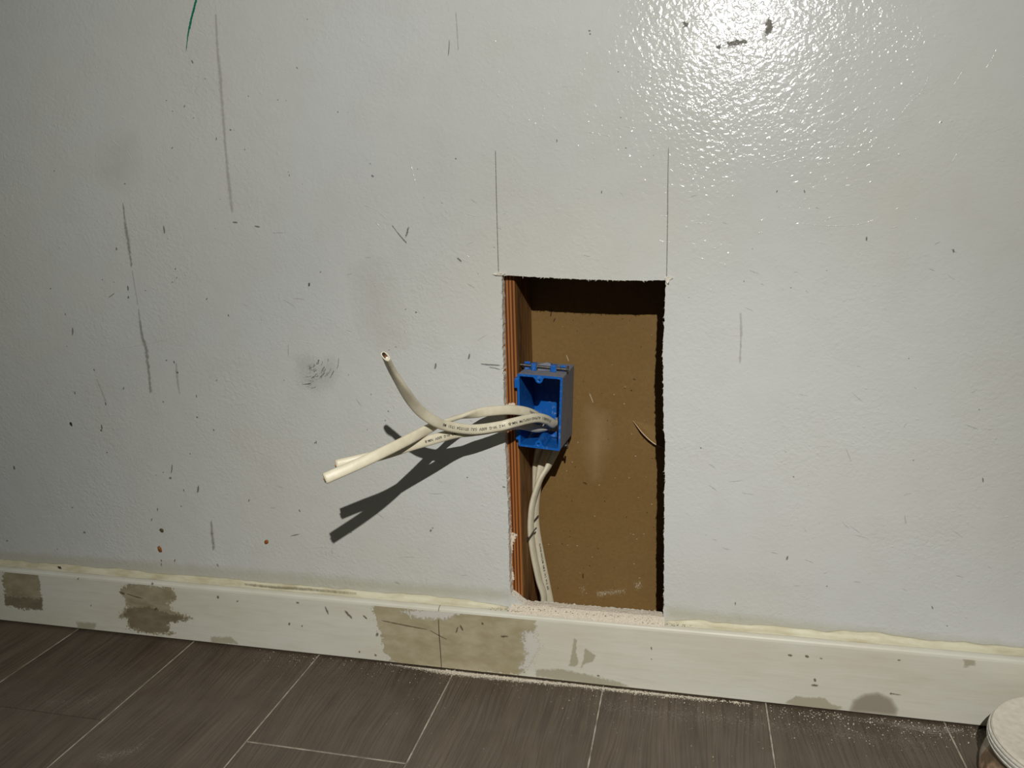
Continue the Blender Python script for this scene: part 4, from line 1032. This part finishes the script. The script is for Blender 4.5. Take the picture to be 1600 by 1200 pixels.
def print_text(root, fr_, text, px_start, size, squeeze, flip, side=1.0, woff=0.0):
    """ink lettering wrapped on the broad face; starts at the point of the cable nearest to photo pixel px_start"""
    C, T, W, N, s = fr_
    cu = bpy.data.curves.new('ink', 'FONT'); cu.body = text; cu.size = size; cu.space_character = 1.08; cu.offset = 0.00007
    tmp = bpy.data.objects.new('ink', cu); COL.objects.link(tmp)
    bpy.context.view_layer.update()
    me = bpy.data.meshes.new_from_object(tmp.evaluated_get(bpy.context.evaluated_depsgraph_get()))
    bpy.data.objects.remove(tmp); bpy.data.curves.remove(cu)
    d = C-CAM; z = d@AX_F; px_ = np.stack([800+F_PX*(d@AX_R)/z, 600-F_PX*(d@AX_U)/z], 1)
    i0 = int(np.argmin(np.linalg.norm(px_-np.array(px_start), axis=1) + (s < 0)*1e3)); s0 = s[i0]
    up = 1.0
    co = np.array([v.co[:] for v in me.vertices])
    # letter-up direction in terms of W so that the lettering reads along the run, seen from the broad face
    sg = np.sign(np.dot(np.cross(T[i0], W[i0]), N[i0]*side)) * flip
    out = []
    for x, y, _ in co:
        ss = s0 + x*squeeze*flip; k = np.clip(np.searchsorted(s, ss)-1, 0, len(s)-2); t = (ss-s[k])/(s[k+1]-s[k])
        w = (y-size*0.34)*sg + woff
        lerp = lambda A: A[k]*(1-t)+A[k+1]*t
        a = min(0.999, abs(w)/HW)
        nn = HT*max(0.0, 1-a**2.5)**0.30 + 0.00022
        out.append(lerp(C)+lerp(W)*w+lerp(N)*side*nn)
    for v, c in zip(me.vertices, out): v.co = c
    me.materials.clear(); me.materials.append(M_PRINT)
    o = bpy.data.objects.new('print', me); COL.objects.link(o); adopt(o, root); tag(o, 'black printed lettering')
ra, fa = cable('A', 'cream flat cable whose free end curls upward left of the blue box')
rb, fb = cable('B', 'cream flat cable leaving the box highest, its end reaching farthest left')
rc, fc = cable('C', 'cream flat cable passing beneath the others, its end just above the lowest tip')
print_text(ra, fa, '(E106380) I  ALPINE-VINYLPM  NM-B  14-2  W-G  600V  (UL)  07/17/24  17:51  M8', (858, 656), 0.0040, 1.0, 1)
print_text(rb, fb, '(E106380)', (836, 647), 0.0032, 1.0, 1, woff=0.001)
print_text(rc, fc, '14-2  W-G  600V  NM-B', (712, 683), 0.0036, 1.0, 1)
print_text(rc, fc, 'ALPINE-VINYLPM  NM-B  14-2  W-G  600', (840, 848), 0.0034, 1.0, -1)

# ------------------------------------------------------------------ small loose things
def wire_sweep(pts, r, n=8):
    P = catmull(pts, 0.0012)[:, :3]; T = np.gradient(P, axis=0); T /= np.linalg.norm(T, axis=1)[:, None]
    ref = np.array([0.3, 0.2, 0.9]); V, Fc = [], []
    for p, t in zip(P, T):
        a = np.cross(t, ref); a /= np.linalg.norm(a); b = np.cross(t, a)
        V += [p + r*(a*math.cos(2*math.pi*k/n)+b*math.sin(2*math.pi*k/n)) for k in range(n)]
    for i in range(len(P)-1):
        for k in range(n): Fc.append((i*n+k, i*n+(k+1) % n, (i+1)*n+(k+1) % n, (i+1)*n+k))
    Fc += [tuple(range(n))[::-1], tuple((len(P)-1)*n+k for k in range(n))]
    return V, Fc
for (p0, p1, ya, yb, la, lb_, lab) in (((824.5, 844), (836, 827), 0.0360, 0.0400, 0.016, 0.004, 'lower dark steel cable staple across the cables below the box'),
                                  ((833.5, 815.5), (839.5, 807.5), 0.0560, 0.0570, 0.002, 0.003, 'upper small dark steel staple across the cables below the box')):
    a = pt(*p0, ya); b = pt(*p1, yb)
    V, Fc = wire_sweep([(*(a+np.array([-0.0030 if la > 0.01 else 0, la, 0])), 0), (*(a+np.array([-0.0002, la*0.2, 0])), 0), (*a, 0), (*((a+b)/2+np.array([0, -0.0004, 0])), 0), (*b, 0), (*(b+np.array([0.0003, lb_*0.2, 0])), 0), (*(b+np.array([0.0006, lb_, 0.0])), 0)], 0.0009)
    tag(mesh_obj('cable_staple', V, Fc, M_NAIL, smooth=True), lab, 'staple', 'staples on the cables')

# screw left standing in the dust of the sill
sp = at(808.5, 946, 2, 0.0848)
scr = empty('drywall_screw', sp); tag(scr, 'round dusty screw head in the plaster dust under the stud', 'screw')
axis = (0.05, -0.62, 0.78)
V, Fc = lathe_y([(0.0012, -0.012), (0.0013, -0.003), (0.0030, -0.0002), (0.0034, 0.0004), (0.0031, 0.0011), (0.0016, 0.0014), (0.0010, 0.0006)], sp, 20, axis)
o = mesh_obj('head', V, Fc, mat_plain('dusty_screw_steel', lin(120, 110, 96), 0.6, 0.4, 0.3, 900, 0.0003, lin(176, 166, 150)), smooth=False); adopt(o, scr)
av = Vector(axis).normalized(); sv = av.orthogonal().normalized(); tv = av.cross(sv)
bm = bmesh.new()
for d1, d2 in ((sv, tv), (tv, sv)):
    q = [Vector(sp)+av*0.00146+d1*x+d2*y for x, y in ((-0.0018, -0.0004), (0.0018, -0.0004), (0.0018, 0.0004), (-0.0018, 0.0004))]
    bm.faces.new([bm.verts.new(p) for p in q])
o = bm_obj('slot_shade', bm, M_DARK); adopt(o, scr)  # flat dark cross on the head paints the shaded recess

def flake(name, surf, cx, cy, w, h, ang, col, col2, label, cat, group=None):
    """lumpy dried bit stuck on the wall; size in photo pixels"""
    ax, val = SURF[surf] if surf != 'ledge' else (1, -0.0085)
    c = at(cx, cy, ax, val); k = 1/1330.0; n = 12; V, Fc = [], []; rr = random.Random(int(cx*7+cy))
    prof_ = [rr.uniform(0.75, 1.15) for _ in range(n)]
    for ring, (sc, dp) in enumerate(((1.0, 0.0), (0.85, 0.35), (0.45, 0.75))):
        for i in range(n):
            a = 2*math.pi*i/n; x = math.cos(a)*w/2*prof_[i]*sc; z = math.sin(a)*h/2*prof_[i]*sc*(0.75+0.25*math.cos(a+1))
            X = (x*math.cos(ang)-z*math.sin(ang))*k; Z = (x*math.sin(ang)+z*math.cos(ang))*k
            V.append((c[0]+X, c[1]-dp*min(w, h)*k*0.30*rr.uniform(0.8, 1.2), c[2]+Z))
    V.append((c[0], c[1]-min(w, h)*k*0.30, c[2]))
    for r_ in range(2):
        for i in range(n): Fc.append((r_*n+i, r_*n+(i+1) % n, (r_+1)*n+(i+1) % n, (r_+1)*n+i))
    for i in range(n): Fc.append((2*n+i, 2*n+(i+1) % n, 3*n))
    Fc.append(tuple(range(n))[::-1])
    o = mesh_obj(name, V, Fc, mat_plain(name+'_stuff', col, 0.5, 0.4, 0, 700, 0.0004, col2), smooth=True)
    bm = bmesh.new(); bm.from_mesh(o.data); bmesh.ops.recalc_face_normals(bm, faces=bm.faces); bm.to_mesh(o.data); bm.free()
    return tag(o, label, cat, group)
flake('dried_fleck', 'wall', 249, 857, 9, 17, 0.35, lin(96, 56, 14), lin(164, 98, 28), 'larger orange brown dried fleck low on the wall above the baseboard', 'fleck', 'dried flecks on wall and baseboard')
flake('dried_fleck', 'wall', 416.5, 846, 7, 12, -0.6, lin(124, 70, 18), lin(168, 98, 30), 'small orange brown dried fleck low on the wall left of the cable shadow tip', 'fleck', 'dried flecks on wall and baseboard')
flake('dried_fleck', 'wall', 252, 828, 8, 10, 0.2, lin(58, 54, 26), lin(96, 88, 50), 'dark olive dried fleck just above the larger orange one', 'fleck', 'dried flecks on wall and baseboard')
flake('dried_fleck', 'wall', 110.5, 662, 5, 11, 0.15, lin(24, 22, 20), lin(52, 48, 40), 'black oblong fleck on the bare left part of the wall', 'fleck', 'dried flecks on wall and baseboard')
flake('dried_fleck', 'ledge', 92.5, 886, 8, 5, -0.1, lin(28, 25, 20), lin(56, 50, 40), 'black fleck lying on the caulked ledge of the baseboard', 'fleck', 'dried flecks on wall and baseboard')

# ------------------------------------------------------------------ low round tub in the corner of the view
TX, TY, TR, TH = 0.4810, -0.1000, 0.0735, 0.052
TUB = empty('plaster_tub', (TX, TY, 0)); tag(TUB, 'low round tub with a dusty white lid beside the baseboard', 'tub')
def lathe_z(name, prof, mat, seg=72, closed=False, smooth=True):
    V, Fc = [], []
    for r, z in prof:
        for k in range(seg): V.append((TX+r*math.cos(2*math.pi*k/seg), TY+r*math.sin(2*math.pi*k/seg), z))
    for i in range(len(prof)-1):
        for k in range(seg): Fc.append((i*seg+k, i*seg+(k+1) % seg, (i+1)*seg+(k+1) % seg, (i+1)*seg+k))
    if closed:
        for k in range(seg): Fc.append(((len(prof)-1)*seg+k, (len(prof)-1)*seg+(k+1) % seg, (k+1) % seg, k))
    else:
        Fc.append(tuple(range(seg))[::-1]); Fc.append(tuple((len(prof)-1)*seg+k for k in range(seg)))
    o = mesh_obj(name, V, Fc, mat, smooth=smooth); adopt(o, TUB)
    md = o.modifiers.new('edge', 'EDGE_SPLIT'); md.split_angle = math.radians(35)
    return o
M_LID = mat_plain('dusty_white_lid', lin(206, 198, 184), 0.75, 0.3, 0, 160, 0.0004, lin(222, 214, 200))
M_RING = mat_plain('pale_plastic_rim', lin(192, 188, 178), 0.35, 0.5, 0, 240, 0.0, lin(216, 212, 204))
lathe_z('lid', [(TR-0.0005, TH-0.004), (TR, TH-0.0015), (TR-0.0012, TH), (TR-0.004, TH), (TR-0.0052, TH-0.0006), (0.03, TH-0.0002), (0.001, TH)], M_LID)
lathe_z('rim_ring', [(TR-0.002, TH-0.0135), (TR+0.0022, TH-0.0135), (TR+0.0026, TH-0.0115), (TR+0.0008, TH-0.0108), (TR+0.0008, TH-0.0094), (TR+0.0024, TH-0.0088), (TR+0.0024, TH-0.0070), (TR+0.0006, TH-0.0064), (TR+0.0006, TH-0.0052), (TR+0.0018, TH-0.0046), (TR+0.0014, TH-0.0036), (TR-0.002, TH-0.0036)], M_RING, closed=True, smooth=False)
lathe_z('body', [(TR-0.006, 0.0), (TR+0.002, 0.0008), (TR+0.0055, 0.005), (TR+0.0060, 0.012), (TR+0.0040, 0.020), (TR-0.0005, 0.030), (TR-0.003, TH-0.014)], mat_plain('cloudy_plastic_tub', lin(186, 178, 166), 0.3, 0.5, 0, 60, 0.0, lin(150, 138, 122)))
def reflection_band():  # brown band painted in for the floor reflected in the clear tub
    V, Fc = [], []; seg = 60; a0, a1 = math.radians(168), math.radians(330)
    for k in range(seg+1):
        a = a0+(a1-a0)*k/seg
        jag_ = 0.0012*mnoise.noise(Vector((a*6, 0, 0)))
        for r, z in ((TR+0.0063, 0.0060), (TR+0.0066, 0.0120), (TR+0.0046, 0.0200), (TR+0.0001, 0.0300), (TR-0.0014, 0.0350+jag_)): V.append((TX+r*math.cos(a), TY+r*math.sin(a), z))
    for k in range(seg):
        for j in range(4): Fc.append((k*5+j, (k+1)*5+j, (k+1)*5+j+1, k*5+j+1))
    n = NT('brown_tub_reflection'); a = n.noise(n.coords(), 42, 3, 0.55)
    n.base(n.ramp(a, [(0.44, lin(96, 78, 60)), (0.54, lin(120, 98, 76)), (0.62, lin(180, 148, 124)), (0.72, lin(160, 150, 80))]), 0.5, 0.4)
    o = mesh_obj('reflection_band', V, Fc, n.mat, smooth=True); adopt(o, TUB); tag(o, 'brown band painted in for reflection on the tub')
reflection_band()
